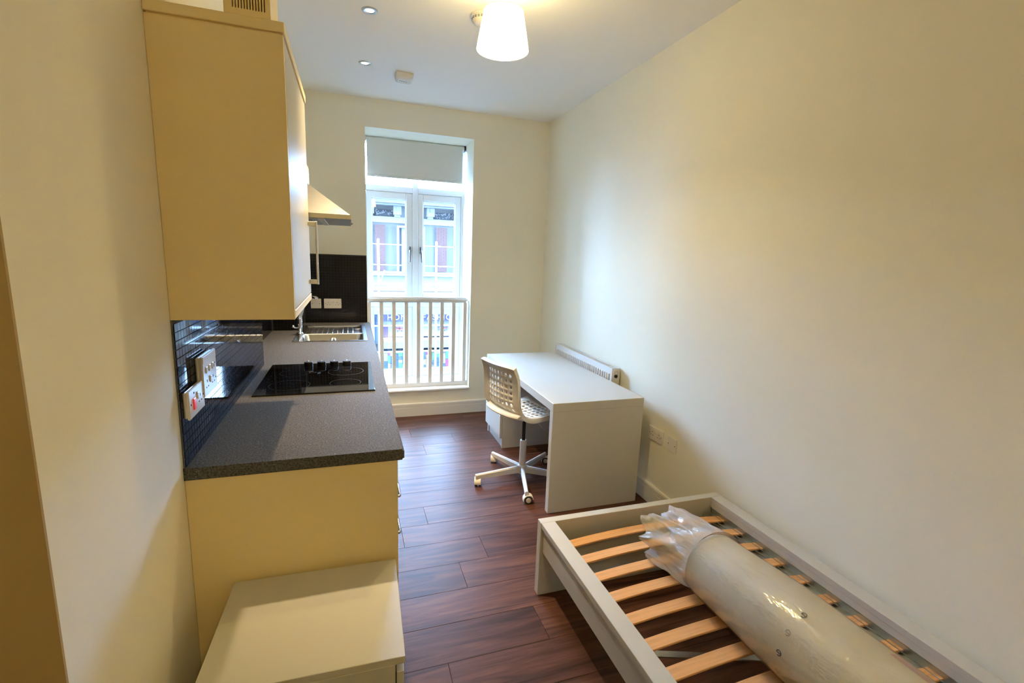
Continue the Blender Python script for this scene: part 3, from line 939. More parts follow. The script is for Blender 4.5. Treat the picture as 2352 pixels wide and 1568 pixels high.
# ------------------------------------------------------------------ desk
DX0, DX1, DY0, DY1, DH, DT = 1.616, 2.254, .986, 2.478, .7185, .053
dk = thing('desk', 'large white desk with thick panel sides and drawers at the window end', 'desk', (1.93, 1.73, 0))
MB().box(DX0, DX1, DY0, DY1, DH - DT, DH, bev=.0015).done('tabletop', 'white_lam', dk)
MB().box(DX0 + .0005, DX1, DY0 + .0005, DY0 + .045, 0.0005, DH - DT - .0006, bev=.001).done('side_panel', 'white_lam', dk)
MB().box(DX0 + .026, DX1, DY1 - .026, DY1 - .0005, 0.0005, DH - DT - .0006, bev=.001).done('side_panel', 'white_lam', dk)
MB().box(DX1 - .020, DX1 - .002, DY0 + .046, 2.04, .30, DH - DT - .0006).done('back_panel', 'white_lam', dk)
MB().box(DX0 + .026, DX1, 2.040, 2.058, 0.0005, DH - DT - .0006, bev=.001).box(DX0 + .030, DX1, 2.0585, DY1 - .027, .062, .085).box(DX0 + .034, DX0 + .05, 2.0585, DY1 - .027, .003, .0615).done('pedestal', 'white_lam', dk)
zs = [.090, .290, .500, .6635]
for a, c in zip(zs, zs[1:]):
    MB().box(DX0 + .004, DX0 + .024, 2.0405, DY1 - .001, a, c - .004, bev=.0012).done('drawer', 'white_lam', dk)

# ------------------------------------------------------------------ radiator
rd = thing('radiator', 'white panel radiator on the right wall behind the desk', 'radiator', (2.3, 1.93, .21))
RX0, RX1, RY0, RY1, RZ0, RZ1 = 2.262, 2.330, 1.418, 2.434, .21, .808
q = MB().box(RX0 + .004, RX0 + .012, RY0 + .006, RY1 - .006, RZ0 + .01, RZ1 - .012)
q.done('front_panel', 'radiator', rd)
q = MB()
nr = 29
for i in range(nr):
    yc = RY0 + .045 + i * (RY1 - RY0 - .09) / (nr - 1)
    q.box(RX0 - .004, RX0 + .0045, yc - .0095, yc + .0095, RZ0 + .05, RZ1 - .045, bev=.004)
tag(q.done('panel_rib', 'radiator', rd), kind='stuff')
MB().box(RX1 - .012, RX1 - .004, RY0 + .006, RY1 - .006, RZ0 + .01, RZ1 - .012).done('rear_panel', 'radiator', rd)
q = MB()
for yy in (RY0, RY1 - .004):
    q.box(RX0 + .001, RX1, yy, yy + .004, RZ0, RZ1)
q.done('end_cover', 'radiator', rd)
MB().box(RX0 + .001, RX0 + .012, RY0 + .0045, RY1 - .0045, RZ1 - .0118, RZ1).box(RX1 - .011, RX1, RY0 + .0045, RY1 - .0045, RZ1 - .0118, RZ1).done('top_edge', 'radiator', rd)
q = MB()
ng = 46
for i in range(ng):
    yc = RY0 + .015 + i * (RY1 - RY0 - .03) / (ng - 1)
    q.box(RX0 + .0122, RX1 - .0112, yc - .004, yc + .004, RZ1 - .008, RZ1 - .005)
q.box(RX0 + .0122, RX1 - .0122, RY0 + .01, RY1 - .01, RZ1 - .03, RZ1 - .028)
tag(q.done('top_grille', 'radiator', rd), kind='stuff')
q = MB().lathe([(.011, 0), (.011, -.004), (.004, -.0045)], (2.298, RY0 - .0002, .772), 20, 'y'); q.done('vent_plug', 'plate', rd, smooth=True, angle=40)
q = MB()
q.tube([(2.298 + .0145 * math.cos(2 * PI * i / 24), RY0 - .002, .772 + .0145 * math.sin(2 * PI * i / 24)) for i in range(25)], .0018, 6)
q.done('plug_ring', 'lever', rd, smooth=True)
MB().lathe([(.0125, 0), (.0125, -.010), (.008, -.014), (.001, -.015)], (2.296, RY0 - .0002, .750), 20, 'y').done('valve_cap', 'black_plastic', rd, smooth=True, angle=50)
q = MB()
for yy in (1.6, 2.25): q.box(RX1 - .001, W - .0004, yy, yy + .04, .35, .70)
q.done('wall_bracket', 'galv', rd)

# ------------------------------------------------------------------ office chair
HUB = Vector((1.618, 1.472, 0))
YAW = math.radians(16.5)
fwd = Vector((math.cos(YAW), math.sin(YAW), 0)); lat = Vector((-math.sin(YAW), math.cos(YAW), 0))
ch = thing('swivel_chair', 'white perforated swivel chair on castors pushed up to the desk', 'chair', HUB)


def CL(s, l, z): return HUB + fwd * s + lat * l + Z_ * z


prof = [(.205, .528), (.19, .540), (.12, .541), (.04, .533), (-.04, .529), (-.10, .536), (-.145, .560), (-.172, .60), (-.182, .65), (-.184, .70), (-.188, .76), (-.197, .82), (-.215, .872), (-.222, .886)]
plen = [0]
for a, c in zip(prof, prof[1:]): plen.append(plen[-1] + math.hypot(c[0] - a[0], c[1] - a[1]))
PT = plen[-1]


def shell(u, v):
    """u in [-1,1] across, v in [0,1] front edge to top of back"""
    d = v * PT
    i = max(k for k in range(len(plen)) if plen[k] <= d + 1e-9)
    i = min(i, len(prof) - 2)
    t = (d - plen[i]) / (plen[i + 1] - plen[i])
    # smooth catmull
    g = lambda k: Vector(prof[min(max(k, 0), len(prof) - 1)])
    p0, p1, p2, p3 = g(i - 1), g(i), g(i + 1), g(i + 2)
    P = .5 * ((2 * p1) + (p2 - p0) * t + (2 * p0 - 5 * p1 + 4 * p2 - p3) * t * t + (3 * p1 - p0 - 3 * p2 + p3) * t ** 3)
    s, z = P
    wdt = .205 - .012 * max(0, (v - .55) / .45)
    bk = min(1, max(0, (v - .42) / .18))
    st = 1 - bk
    c = 1 - u * u
    s -= bk * .045 * c * (1 - .35 * max(0, (v - .8) / .2))
    z -= st * .022 * c
    return s, u * wdt, z


q = MB()
cells_u = 9
rows = 17
NP = 12
V_ = {}
def sv(u, v):
    k = (round(u, 5), round(v, 5))
    if k not in V_:
        V_[k] = q.bm.verts.new(CL(*shell(u, v)))
    return V_[k]
du = 1.84 / cells_u
vs0, vs1 = .03, .985
dv = (vs1 - vs0) / rows
for i in range(cells_u):
    for j in range(rows):
        u0, v0 = -.92 + i * du, vs0 + j * dv
        bend = (j == 7)
        if j in (0, rows - 1) or bend or i in (0, cells_u - 1) or j % 2 == 0 and False:
            q.bm.faces.new((sv(u0, v0), sv(u0 + du, v0), sv(u0 + du, v0 + dv), sv(u0, v0 + dv)))
            continue
        sq = []
        for k in range(12):
            a = k * PI / 6 + PI / 4
            cx, cy = math.cos(a), math.sin(a)
            mx_ = max(abs(cx), abs(cy))
            sq.append((.5 + .5 * cx / mx_, .5 + .5 * cy / mx_))
        out = [sv(u0 + du * round(a, 4), v0 + dv * round(c, 4)) for a, c in sq]
        rr = .26
        inn = [q.bm.verts.new(CL(*shell(u0 + du * (.5 + rr * math.cos(k * PI / 6 + PI / 4)), v0 + dv * (.5 + rr * 1.12 * math.sin(k * PI / 6 + PI / 4))))) for k in range(12)]
        for k in range(12):
            k2 = (k + 1) % 12
            q.bm.faces.new((out[k], out[k2], inn[k2], inn[k]))
bmesh.ops.remove_doubles(q.bm, verts=q.bm.verts[:], dist=.0004)
seat = q.done('seat_shell', 'chair', ch, smooth=True)
md = seat.modifiers.new('thickness', 'SOLIDIFY'); md.thickness = .005; md.offset = 0
# rolled rim round the edge of the shell
q = MB()
rings = []
path = [(-.92, v) for v in [vs0 + k * (vs1 - vs0) / 28 for k in range(29)]] + [(u, vs1) for u in [-.92 + k * 1.84 / 12 for k in range(1, 12)]] + [(.92, v) for v in [vs1 - k * (vs1 - vs0) / 28 for k in range(29)]] + [(u, vs0) for u in [.92 - k * 1.84 / 12 for k in range(1, 12)]]
n = len(path)
for k, (u, v) in enumerate(path):
    p = CL(*shell(u, v))
    eps = .02
    tu = (CL(*shell(min(u + eps, 1), v)) - CL(*shell(max(u - eps, -1), v))).normalized()
    tv = (CL(*shell(u, min(v + eps, 1))) - CL(*shell(u, max(v - eps, 0)))).normalized()
    nrm = tu.cross(tv).normalized()           # points up on the seat, forward on the back
    side = abs(u) > .9
    o_ = tu * (1 if u > 0 else -1) if side else (tv if v > .5 else -tv)
    if side and (v > .95 or v < .06): o_ = (o_ + (tv if v > .5 else -tv)).normalized()
    a = p + nrm * .0028; b2 = p + o_ * .012 + nrm * .001; c2 = p + o_ * .017 - nrm * .012; d2 = p + o_ * .015 - nrm * .030; e2 = p + o_ * .011 - nrm * .030; f2 = p + o_ * .006 - nrm * .006; g2 = p - nrm * .0028
    rings.append(q.ring([a, b2, c2, d2, e2, f2, g2]))
q.loft(rings + [rings[0]], cap=False)
q.done('rim', 'chair', ch, smooth=True, angle=50)
# lip below the back
q = MB()
rings = []
for k in range(21):
    l = -.19 + .38 * k / 20
    c = 1 - (l / .20) ** 2
    s0, s1 = -.150 - .040 * c, -.178 - .062 * max(0, c) ** .6
    rings.append(q.ring([CL(s0, l, .566), CL(s1, l, .556), CL(s1 - .004, l, .548), CL(s1 + .004, l, .538), CL(s0 + .03, l, .524)]))
q.loft(rings)
q.done('rear_lip', 'chair', ch, smooth=True, angle=50)
R2 = Matrix.Translation(HUB) @ Matrix.Rotation(YAW, 4, 'Z')
MB().box(-.095, .095, -.075, .075, .488, .504, bev=.004, R=R2).box(-.045, .045, -.04, .04, .455, .4875, bev=.006, R=R2).done('seat_bracket', 'chair_metal', ch)
MB().lathe([(.0125, .30), (.0125, .456)], HUB, 20).done('gas_lift', 'black_plastic', ch, smooth=True, angle=40)
MB().lathe([(.030, .052), (.0335, .060), (.0335, .108), (.0245, .116), (.0235, .298), (.020, .302)], HUB, 28).done('column', 'chair_metal', ch, smooth=True, angle=35)
MB().tube([CL(.03, -.03, .470), CL(.05, -.07, .462), CL(.075, -.095, .425), CL(.085, -.10, .405), CL(.175, -.145, .368)], .0042, 8).done('height_lever', 'lever', ch, smooth=True)
for deg in (183.5, 111.3, 39.3, 327.0, 255.2):
    a = math.radians(deg)
    R2 = Matrix.Translation(HUB) @ Matrix.Rotation(a, 4, 'Z')
    q = MB()
    A = q.ring([R2 @ Vector(p) for p in ((.030, -.013, .058), (.030, .013, .058), (.030, .013, .098), (.030, .006, .108), (.030, -.006, .108), (.030, -.013, .098))])
    B = q.ring([R2 @ Vector(p) for p in ((.352, -.011, .056), (.352, .011, .056), (.352, .011, .080), (.352, .006, .087), (.352, -.006, .087), (.352, -.011, .080))])
    q.loft([A, B])
    lg = q.done('leg', 'chair_metal', ch)
    R3 = R2 @ Matrix.Translation((.336, 0, 0)) @ Matrix.Rotation({183.5: 1.25, 111.3: 2.47, 39.3: 2.07, 327.0: .4, 255.2: -1.5}[deg], 4, 'Z')
    q = MB()
    for sx in (-1, 1):
        q.lathe([(.020, .006 * sx), (.0265, .007 * sx), (.0265, .019 * sx), (.022, .021 * sx)], (0, 0, .0268), 24, 'y')
    for v in q.bm.verts: v.co = R3 @ (v.co + Vector((-.012, 0, 0)))
    q.done('caster_wheel', 'rubber', lg, smooth=True, angle=35)
    q = MB()
    rr = []
    for k in range(11):
        t_ = -.25 + (PI + .1) * k / 10
        rr.append(q.ring([R3 @ Vector((-.012 + r_ * math.cos(t_), y_, .0268 + r_ * math.sin(t_))) for r_, y_ in ((.0285, -.0055), (.0285, .0055), (.031, .0225), (.0345, .021), (.0345, -.021), (.031, -.0225))]))
    q.loft(rr)
    for sx in (-1, 1):
        n0 = len(q.bm.verts)
        q.bm.verts.ensure_lookup_table()
        ids = set(q.bm.verts)
        q.lathe([(.017, .0205 * sx), (.0165, .0232 * sx), (.001, .0238 * sx)], (0, 0, .0268), 20, 'y')
        for v in q.bm.verts:
            if v not in ids: v.co = R3 @ (v.co + Vector((-.012, 0, 0)))
    q.tube([R3 @ Vector((0, 0, .050)), R3 @ Vector((0, 0, .058))], .007, 10)
    q.done('caster_cover', 'chair', lg, smooth=True, angle=35)

# ------------------------------------------------------------------ bed
BX0_, BX1_, BF, BN, BH = 1.285, 2.321, .360, .320, .375
YH = -1.76
bd = thing('bed_frame', 'single white bed frame with sprung wooden slats along the right wall', 'bed', (1.8, -.7, 0))
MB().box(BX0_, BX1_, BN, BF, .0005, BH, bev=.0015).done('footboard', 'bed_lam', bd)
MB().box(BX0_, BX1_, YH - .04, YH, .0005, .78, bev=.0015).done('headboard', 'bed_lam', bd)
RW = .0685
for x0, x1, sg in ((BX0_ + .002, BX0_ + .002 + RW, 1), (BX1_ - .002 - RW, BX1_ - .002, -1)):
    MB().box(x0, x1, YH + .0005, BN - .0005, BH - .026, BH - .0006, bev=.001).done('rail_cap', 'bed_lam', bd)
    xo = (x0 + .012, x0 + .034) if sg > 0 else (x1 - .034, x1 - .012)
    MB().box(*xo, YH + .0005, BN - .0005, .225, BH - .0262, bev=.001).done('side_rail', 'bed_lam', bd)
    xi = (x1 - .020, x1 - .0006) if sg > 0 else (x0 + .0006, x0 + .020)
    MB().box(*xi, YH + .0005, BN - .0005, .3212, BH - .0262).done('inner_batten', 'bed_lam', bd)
    # steel carrier: a ledge with an upturned flange
    lx0, lx1 = (x0 + .0345, x1 + .052) if sg > 0 else (x0 - .052, x1 - .0345)
    q = MB().box(lx0, lx1, YH + .02, BN - .012, .283, .286)
    e = lx1 - .003 if sg > 0 else lx0
    q.box(e, e + .003, YH + .02, BN - .012, .2865, .290)
    e = (x1 - .003) if sg > 0 else x0 + .002
    q.box(e, e + .003, YH + .02, BN - .012, .2865, .318)
    q.box(e + (-.012 if sg > 0 else .0), e + (.003 if sg > 0 else .015), YH + .02, BN - .012, .3185, .3205)
    e = (x1 + .046) if sg > 0 else (x0 - .050)
    q.box(e, e + .004, YH + .02, BN - .012, .3010, .3035)
    e = (x1 + .016) if sg > 0 else (x0 - .020)
    q.box(e, e + .004, YH + .02, BN - .012, .3010, .3035)
    q.done('steel_carrier', 'galv', bd)
# slats
sx0, sx1 = BX0_ + .060, BX1_ - .060
ns = 16
q = MB()
rings = []
for k in range(15):
    t = k / 14
    x = sx0 + (sx1 - sx0) * t
    z = .2905 + .026 * (1 - (2 * t - 1) ** 2)
    rings.append(q.ring([(x, -.025, z + .0015), (x, -.0235, z), (x, .0235, z), (x, .025, z + .0015), (x, .025, z + .0075), (x, .0235, z + .009), (x, -.0235, z + .009), (x, -.025, z + .0075)]))
q.loft(rings)
sl0 = q.done('slat', 'slat', bd, org=(0, 0, 0))
for i in range(ns):
    o = sl0 if i == 0 else sl0.copy()
    if i: COL.objects.link(o)
    o.parent = bd
    o.location = Vector((0, .236 - .1195 * i, 0)) - bd.location
MB().box(1.42, 2.19, -.355, -.330, .248, .251, R=Matrix.Translation((1.42, -.34, 0)) @ Matrix.Rotation(-.33, 4, 'Z') @ Matrix.Translation((-1.42, .34, 0))).box(1.42, 2.19, -.333, -.330, .225, .2478, R=Matrix.Translation((1.42, -.34, 0)) @ Matrix.Rotation(-.33, 4, 'Z') @ Matrix.Translation((-1.42, .34, 0))).done('tie_bar', 'galv', bd)

# ------------------------------------------------------------------ rolled mattress in plastic
XC, ZC, RR = 1.766, .4600, .1335


def rsc(y):
    t = min(1, max(0, (y + .62) / .40))
    return 1 - .085 * t * t * (3 - 2 * t)


YR0, YR1 = -1.16, -.215
mr_ = thing('rolled_mattress', 'cream mattress rolled up in clear plastic on the bed slats', 'mattress', (XC, -.69, ZC - RR))
random.seed(3)
q = MB()
rings = []
n = 56
ysl = [YR0 + (YR1 - YR0) * k / 24 for k in range(25)]
prof_end = [(YR0 + .0, .80), (YR0 + .004, .93)] + [(y, 1.0) for y in ysl[1:-1]] + [(YR1 - .012, .985), (YR1 - .003, .95), (YR1, .88)]
for y, f in prof_end:
    P = []
    for k in range(n):
        a = 2 * PI * k / n
        nz = noise.noise(Vector((math.cos(a) * 1.6, y * 3.0, math.sin(a) * 1.6)))
        k_ = rsc(y)
        r = RR * f * k_ * (1 + .018 * nz)
        zc = ZC - RR + RR * k_
        P.append((XC + r * math.cos(a), y, max(zc + r * math.sin(a), ZC - RR + .004)))
    rings.append(q.ring(P))
q.loft(rings)
roll = q.done('foam_roll', 'mattress', mr_, smooth=True, angle=60)
# spiral seam of the roll end
q = MB()
pts = []
for k in range(90):
    a = .4 + k * .17
    r = .02 + .0069 * (a - .4)
    pts.append((XC + r * math.cos(a), YR1 + .0008, ZC - .011 + r * math.sin(a)))
q.tube(pts, .0018, 5)
q.done('roll_seam', 'ink_faded', mr_)
# film round the roll
q = MB()
rings = []
for k in range(31):
    y = YR0 - .02 + (YR1 + .02 - YR0) * k / 30
    P = []
    for i in range(72):
        a = 2 * PI * i / 72
        nz = noise.noise(Vector((math.cos(a) * 3, y * 7, math.sin(a) * 3)))
        n2 = abs(noise.noise(Vector((a * 2.2 + y * 6, y * 2.5, 4.0))))
        k_ = rsc(y)
        r = RR * k_ * (1.026 + .016 * nz + .018 * n2)
        zc = ZC - RR + RR * k_
        P.append((XC + r * math.cos(a), y, max(zc + r * math.sin(a), ZC - RR + .001)))
    rings.append(q.ring(P))
q.loft(rings, cap=False)
q.done('plastic_wrap', 'film', mr_, smooth=True)
# loose crumpled bag mouth beyond the end of the roll
q = MB()
rings = []
NB = 120
for k in range(20):
    t = k / 19
    y = YR1 - .020 + t * .243
    P = []
    for i in range(NB):
        a = 2 * PI * i / NB
        fold = noise.noise(Vector((math.cos(a) * 2.1, math.sin(a) * 2.1, t * 1.7 + 5))) * .9 + .55 * noise.noise(Vector((math.cos(a) * 5, math.sin(a) * 5, t * 2.6 + 1)))
        pl = abs(noise.noise(Vector((a * 3.2, t * 1.2, 9.0)))) + .5 * abs(noise.noise(Vector((a * 7, t * 3.5, 3.0))))
        base = .955 - .05 * t - .10 * t * t
        r = RR * (base + (.015 + .46 * t) * fold + .16 * t * (pl - .3))
        dx = -.030 * t; dz = -.012 * t - .03 * t * t
        yy = y + .055 * t * noise.noise(Vector((math.cos(a) * 2.5, math.sin(a) * 2.5, 7))) + .03 * t * pl
        P.append((XC + dx + r * math.cos(a), yy, max(ZC + dz + r * math.sin(a), .318 + .004 * pl)))
    rings.append(q.ring(P))
q.loft(rings, cap=False)
q.done('bag_mouth', 'film_bag', mr_, smooth=True)
# inner fold of the bag drawn back over itself
q = MB()
rings = []
for k in range(14):
    t = k / 13
    y = YR1 + .14 - t * .10
    P = []
    for i in range(80):
        a = 2 * PI * i / 80
        fold = noise.noise(Vector((math.cos(a) * 3.0, math.sin(a) * 3.0, t * 2.0 + 15)))
        r = RR * (.80 - .35 * t + .30 * fold)
        P.append((XC - .015 + r * math.cos(a), y + .03 * fold, max(ZC - .02 + r * math.sin(a), .322)))
    rings.append(q.ring(P))
q.loft(rings, cap=False)
q.done('bag_fold', 'film_bag', mr_, smooth=True)


def cyl_mark(name, a_deg, y, pts, rad, material):
    q = MB()
    P = []
    for u, v in pts:      # u along circumference (metres), v along y
        a = math.radians(a_deg) - u / RR
        r = RR * 1.012
        P.append((XC + r * math.cos(a), y + v, ZC + r * math.sin(a)))
    q.tube(P, rad, 5)
    return q.done(name, material, mr_)


e_pts = [(-.006, .0)] + [(.0075 * math.cos(a), .0075 * math.sin(a)) for a in [0.0 + k * .42 for k in range(13)]]
e_pts = [(v, u) for u, v in e_pts]
for a_, mm_ in ((115, 'ink'), (145, 'ink_faded'), (173, 'ink'), (200, 'ink_faded')):
    cyl_mark('printed_mark', a_, -.652, e_pts, .0017, mm_)
q = MB()
rings = []
for k in range(8):
    a = math.radians(62 + 2.2 * k)
    rings.append(q.ring([(XC + RR * 1.011 * math.cos(a), y, ZC + RR * 1.011 * math.sin(a)) for y in [-1.10 + .03 * j for j in range(10)]]))
q.loft(rings, close=False)
q.done('pink_print', 'pink', mr_, smooth=True)

# ------------------------------------------------------------------ bedside chest
NC = Vector((.351, -.224, 0))
ng_ = thing('bedside_chest', 'low cream white two drawer chest below the end panel', 'chest of drawers', NC)
hw, hd_ = .2445, .2075
ng_.rotation_euler = (0, 0, math.radians(-1.6))
def nb(*a, **k): return a
def npart(name, boxes, bev=.0012):
    q = MB()
    for bx_ in boxes: q.box(*bx_, bev=bev)
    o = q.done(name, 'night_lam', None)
    o.parent = ng_
    return o
npart('top', [(-hw, hw, -hd_, hd_, .528, .5495)])
npart('side_panel', [(-hw + .001, hw - .025, -hd_ + .0005, -hd_ + .0185, .0005, .5277)])
npart('side_panel', [(-hw + .001, hw - .025, hd_ - .0185, hd_ - .0005, .0005, .5277)])
npart('back_panel', [(-hw + .001, -hw + .01, -hd_ + .019, hd_ - .019, .06, .5277)])
npart('plinth', [(hw - .05, hw - .034, -hd_ + .019, hd_ - .019, .0005, .058)])
for a, c in ((.062, .280), (.284, .5055)):
    npart('drawer', [(hw - .0225, hw - .003, -hd_ + .0005, hd_ - .0005, a, c)])
npart('drawer_strip', [(hw - .040, hw - .026, -hd_ + .019, hd_ - .019, .500, .5276)])

# ------------------------------------------------------------------ street outside
FS, FY = 1.482, 20.0
def FX(x): return .4757 + (x - .4757) * FS
def FZ(z): return 1.5799 + (z - 1.5799) * FS
GZ = -4.9
struct('street', MB().box(-30, 34, 3.8, 60, GZ - .3, GZ), 'street', 'grey street below the window')
tb = thing('terrace_building', 'pale stone terrace across the street with brick piers', 'building', (FX(2.2), FY, GZ))
MB().box(FX(-6), FX(10), FY + .3, FY + 4, FZ(-.20), FZ(3.25)).done('wall', 'facade', tb)
MB().box(FX(-6), FX(10), FY - .25, FY + .3, FZ(2.905), FZ(2.95)).box(FX(-6), FX(10), FY - .45, FY + .3, FZ(2.955), FZ(3.06)).box(FX(-6), FX(10), FY - .6, FY + .3, FZ(3.065), FZ(3.14)).done('cornice', 'stone_trim', tb)
MB().box(FX(-6), FX(10), FY + .18, FY + .3, FZ(2.43), FZ(2.60)).done('string_course', 'stone_trim', tb)
random.seed(11)
for x0, x1 in ((1.165, 1.675), (2.873, 3.50), (4.6, 5.2), (-.6, -.05)):
    pn = MB().box(FX(x0), FX(x1), FY + .22, FY + .3, FZ(2.625), FZ(2.80)).done('carved_panel', 'carving', tb)
    q = MB()
    for k in range(26):
        cx = FX(x0) + random.random() * (FX(x1) - FX(x0)); cz = FZ(2.64) + random.random() * (FZ(2.785) - FZ(2.64))
        r = .03 + .03 * random.random(); a0 = random.random() * 6
        q.tube([(cx + r * math.cos(a0 + .7 * i) * (1 - i * .1), FY + .205, cz + r * math.sin(a0 + .7 * i) * (1 - i * .1)) for i in range(7)], .012, 5)
    q.done('scrollwork', 'stone_trim', pn)
for x0, x1 in ((1.685, 1.905), (2.655, 2.865), (3.55, 3.78), (.90, 1.14)):
    q = MB().box(FX(x0), FX(x1), FY - .05, FY + .3, FZ(2.66), FZ(2.90)).box(FX(x0 + .03), FX(x1 - .03), FY + .05, FY + .3, FZ(2.60), FZ(2.66))
    q.box(FX(x0 + .08), FX(x1 - .08), FY - .08, FY - .05, FZ(2.78), FZ(2.87))
    q.done('bracket', 'stone_trim', tb)
for x0, x1 in ((1.167, 1.455), (2.942, 3.283), (-.6, -.3), (4.7, 5.0)):
    q = MB()
    pz0, pz1 = FZ(1.04), FZ(2.365)
    pier = MB().box(FX(x0), FX(x1), FY + .2, FY + .3, pz0, pz1).done('brick_pier', 'mortar', tb)
    z = pz0
    row = 0
    while z < pz1 - .06:
        off = 0 if row % 2 else -.11
        x = FX(x0) + off
        while x < FX(x1):
            xa, xb = max(x, FX(x0)), min(x + .212, FX(x1))
            if xb - xa > .03: q.box(xa + .005, xb - .005, FY + .188, FY + .2, z + .005, z + .070)
            x += .222
        z += .0755
        row += 1
    tag(q.done('brick_field', 'brick', pier), kind='stuff')
for x0, x1 in ((1.785, 2.60), (.25, .95), (3.6, 4.4)):
    wn = MB().box(FX(x0), FX(x0) + .09, FY + .1, FY + .299, FZ(1.03), FZ(2.30)).box(FX(x1) - .09, FX(x1), FY + .1, FY + .299, FZ(1.03), FZ(2.30)).box(FX(x0), FX(x1), FY + .1, FY + .299, FZ(2.30), FZ(2.36)).done('window', 'stone_trim', tb)
    MB().box(FX(x0) + .0901, FX(x0) + .20, FY + .25, FY + .298, FZ(1.03), FZ(2.30)).done('pane', 'far_glass', wn)
    MB().box(FX(x0) + .2, FX(x1) - .0901, FY + .20, FY + .298, FZ(1.03), FZ(2.30)).done('blind', 'stone_trim', wn)
MB().box(FX(-6), FX(10), FY + .05, FY + .3, FZ(.97), FZ(1.03)).done('window_ledge', 'stone_trim', tb)

sf = thing('shop_front', 'shop front with lilac sign across the street', 'shop', (FX(2.2), FY, GZ))
MB().box(FX(-6), FX(10), FY + .8, FY + 4, GZ + .001, FZ(-.205)).done('shop_wall', 'shop_dark', sf)
sgn = MB().box(FX(1.36), FX(4.2), FY + .18, FY + .28, FZ(-.455), FZ(-.235)).done('sign_board', 'sign', sf)
for txt, xa, xb in (('HOME', 1.482, 2.17), ('FASHION', 2.535, 3.62)):
    cu = bpy.data.curves.new('sign_lettering', 'FONT')
    cu.body = txt; cu.size = 1.0; cu.extrude = .02; cu.space_character = 1.25
    cu.materials.append(M['letter'])
    to = bpy.data.objects.new('sign_lettering', cu)
    COL.objects.link(to)
    bpy.context.view_layer.update()
    dm = to.dimensions
    wid, hei = FX(xb) - FX(xa), FZ(-.265) - FZ(-.425)
    me_ = bpy.data.meshes.new_from_object(to)
    bpy.data.objects.remove(to)
    to = bpy.data.objects.new('sign_lettering', me_)
    COL.objects.link(to)
    to.rotation_euler = (PI / 2, 0, 0)
    to.scale = (wid / dm.x, hei / dm.y, 1)
    to.parent = sgn
    to.location = Vector((FX(xa), FY + .155, FZ(-.425))) - sf.location
MB().box(FX(1.36), FX(4.2), FY + .3, FY + .6, FZ(-.62), FZ(-.46)).done('fascia', 'facade', sf)
MB().box(FX(1.34), FX(1.52), FY + .6, FY + .66, FZ(-1.0), FZ(-.62)).done('banner', 'purple', sf)
MB().box(FX(1.53), FX(2.40), FY + .62, FY + .68, FZ(-1.0), FZ(-.62)).done('poster_board', 'goods_e', sf)
MB().box(FX(2.5), FX(3.6), FY + .62, FY + .68, FZ(-1.0), FZ(-.62)).done('poster_board', 'fl_white', sf)


def flag(x0, x1, z0, z1):
    ww, hh = FX(x1) - FX(x0), FZ(z1) - FZ(z0)
    yf = FY + .58
    f = MB().box(FX(x0), FX(x1), yf, yf + .02, FZ(z0), FZ(z1)).done('union_flag', 'fl_blue', sf)
    c = Vector(((FX(x0) + FX(x1)) / 2, yf, (FZ(z0) + FZ(z1)) / 2))
    q = MB()
    L_ = math.hypot(ww, hh) * .5
    an = math.atan2(hh, ww)
    for s_ in (1, -1):
        q.box(-L_, L_, -.005, -.001, -hh * .085, hh * .085, R=Matrix.Translation(c) @ Matrix.Rotation(s_ * an, 4, 'Y'))
    q.box(-ww / 2, ww / 2, -.008, -.001, -hh * .16, hh * .16, R=Matrix.Translation(c)).box(-hh * .16, hh * .16, -.008, -.001, -hh / 2, hh / 2, R=Matrix.Translation(c))
    q.done('white_cross', 'fl_white', f)
    q = MB().box(-ww / 2, ww / 2, -.012, -.009, -hh * .09, hh * .09, R=Matrix.Translation(c)).box(-hh * .09, hh * .09, -.012, -.009, -hh / 2, hh / 2, R=Matrix.Translation(c))
    for s_ in (1, -1):
        q.box(-L_, L_, -.0065, -.0055, -hh * .03, hh * .03, R=Matrix.Translation(c) @ Matrix.Rotation(s_ * an, 4, 'Y'))
    q.done('red_cross', 'fl_red', f)


flag(1.74, 2.02, -.83, -.645)
flag(3.10, 3.37, -.83, -.645)
MB().box(FX(1.36), FX(2.4), FY + .35, FY + .45, FZ(-1.04), FZ(-1.005)).done('strip_light', 'tube_light', sf)
MB().box(FX(1.36), FX(4.2), FY + .3, FY + .7, FZ(-1.33), FZ(-1.12)).done('awning_band', 'stone_trim', sf)
MB().box(FX(1.36), FX(4.2), FY + .45, FY + .7, FZ(-1.115), FZ(-1.045)).done('poster_board', 'pink', sf)
MB().box(FX(1.06), FX(1.30), FY + .5, FY + .78, FZ(-1.2), FZ(-.24)).done('doorway', 'goods_d', sf)
random.seed(5)
cols = ['goods_d', 'goods_b', 'goods_a', 'goods_c', 'goods_e', 'goods_d', 'goods_e', 'goods_f', 'goods_d', 'goods_e', 'goods_d', 'goods_b', 'goods_d', 'goods_e']
xg = 1.37
i = 0
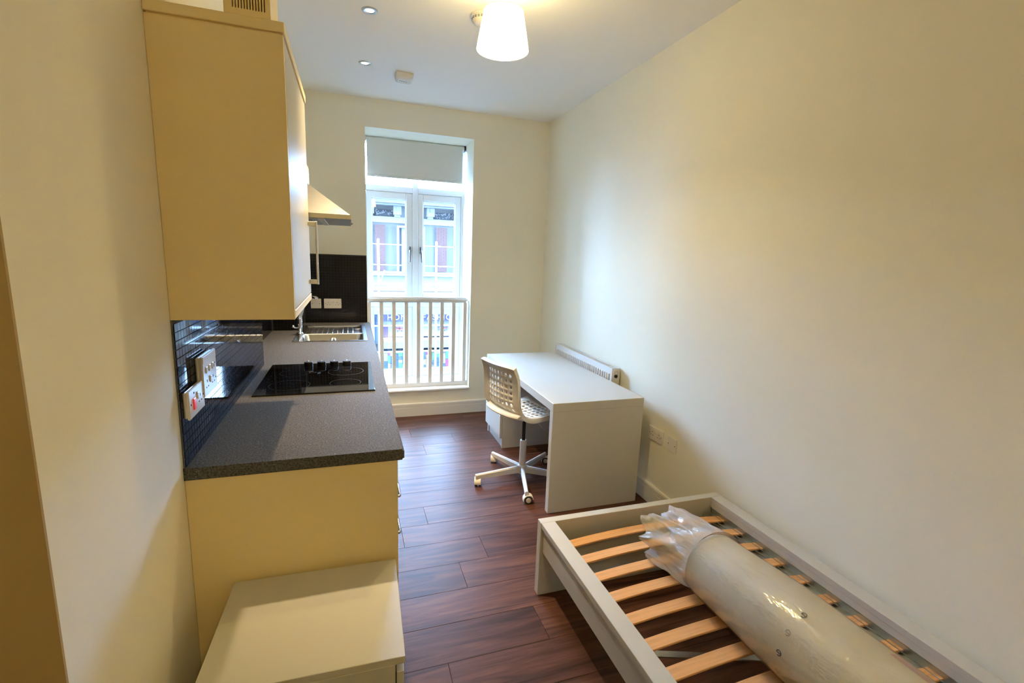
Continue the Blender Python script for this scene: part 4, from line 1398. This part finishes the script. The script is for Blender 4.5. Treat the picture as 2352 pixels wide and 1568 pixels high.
while xg < 3.55:
    wd = .07 + .09 * random.random()
    z = -1.955
    while z < -1.42:
        hg = .10 + .22 * random.random()
        z2 = min(z + hg, -1.40)
        cm = cols[random.randrange(len(cols))]
        MB().box(FX(xg), FX(xg + wd - .006), FY + .1, FY + .4, FZ(z), FZ(z2 - .008)).done('goods_box', cm, sf)
        z = z2
    xg += wd
MB().box(FX(1.36), FX(4.2), FY, FY + .78, GZ + .001, FZ(-1.96)).done('stall_table', 'goods_d', sf)

sc = thing('scaffolding', 'scaffold of pale tubes and netting in front of the terrace', 'scaffold', (FX(2.2), FY - 1.2, GZ))
SY = FY - 1.0
ks = (SY + 1.53) / (FY + 1.53)
def SX(x): return .4757 + (FX(x) - .4757) * ks
def SZ(z): return 1.5799 + (FZ(z) - 1.5799) * ks
for x in (1.246, 2.934, -.45, 4.62):
    MB().tube([(SX(x), SY, GZ + .001), (SX(x), SY, SZ(1.95))], .045, 10).done('standard', 'scaf', sc, smooth=True)
for z in (1.804, 1.215, .935, .40, -.583, -1.38):
    MB().tube([(SX(-2), SY - .09, SZ(z)), (SX(6), SY - .09, SZ(z))], .018 if z > 1 else .035, 8).done('ledger', 'scaf', sc, smooth=True)
MB().tube([(SX(1.30), SY + .1, SZ(.70)), (SX(1.42), SY + .1, SZ(1.05))], .025, 8).tube([(SX(1.10), SY + .1, SZ(.62)), (SX(1.30), SY + .1, SZ(.42))], .025, 8).done('brace', 'scaf', sc, smooth=True)
MB().box(SX(-2), SX(6), SY + .05, SY + .8, SZ(.60), SZ(.64)).box(SX(-2), SX(6), SY + .05, SY + .09, SZ(.46), SZ(.59)).done('scaffold_board', 'board', sc)
MB().box(SX(-2), SX(6), SY + .05, SY + .09, SZ(.415), SZ(.45)).done('toe_board', 'purple', sc)
q = MB()
for k in range(110):
    xa = SX(.6) + k * .055
    q.tube([(xa, SY - .05, SZ(.65)), (xa + .40, SY - .05, SZ(.92))], .006, 3)
    q.tube([(xa + .40, SY - .05, SZ(.65)), (xa, SY - .05, SZ(.92))], .006, 3)
tag(q.done('netting', 'net', sc), kind='stuff')
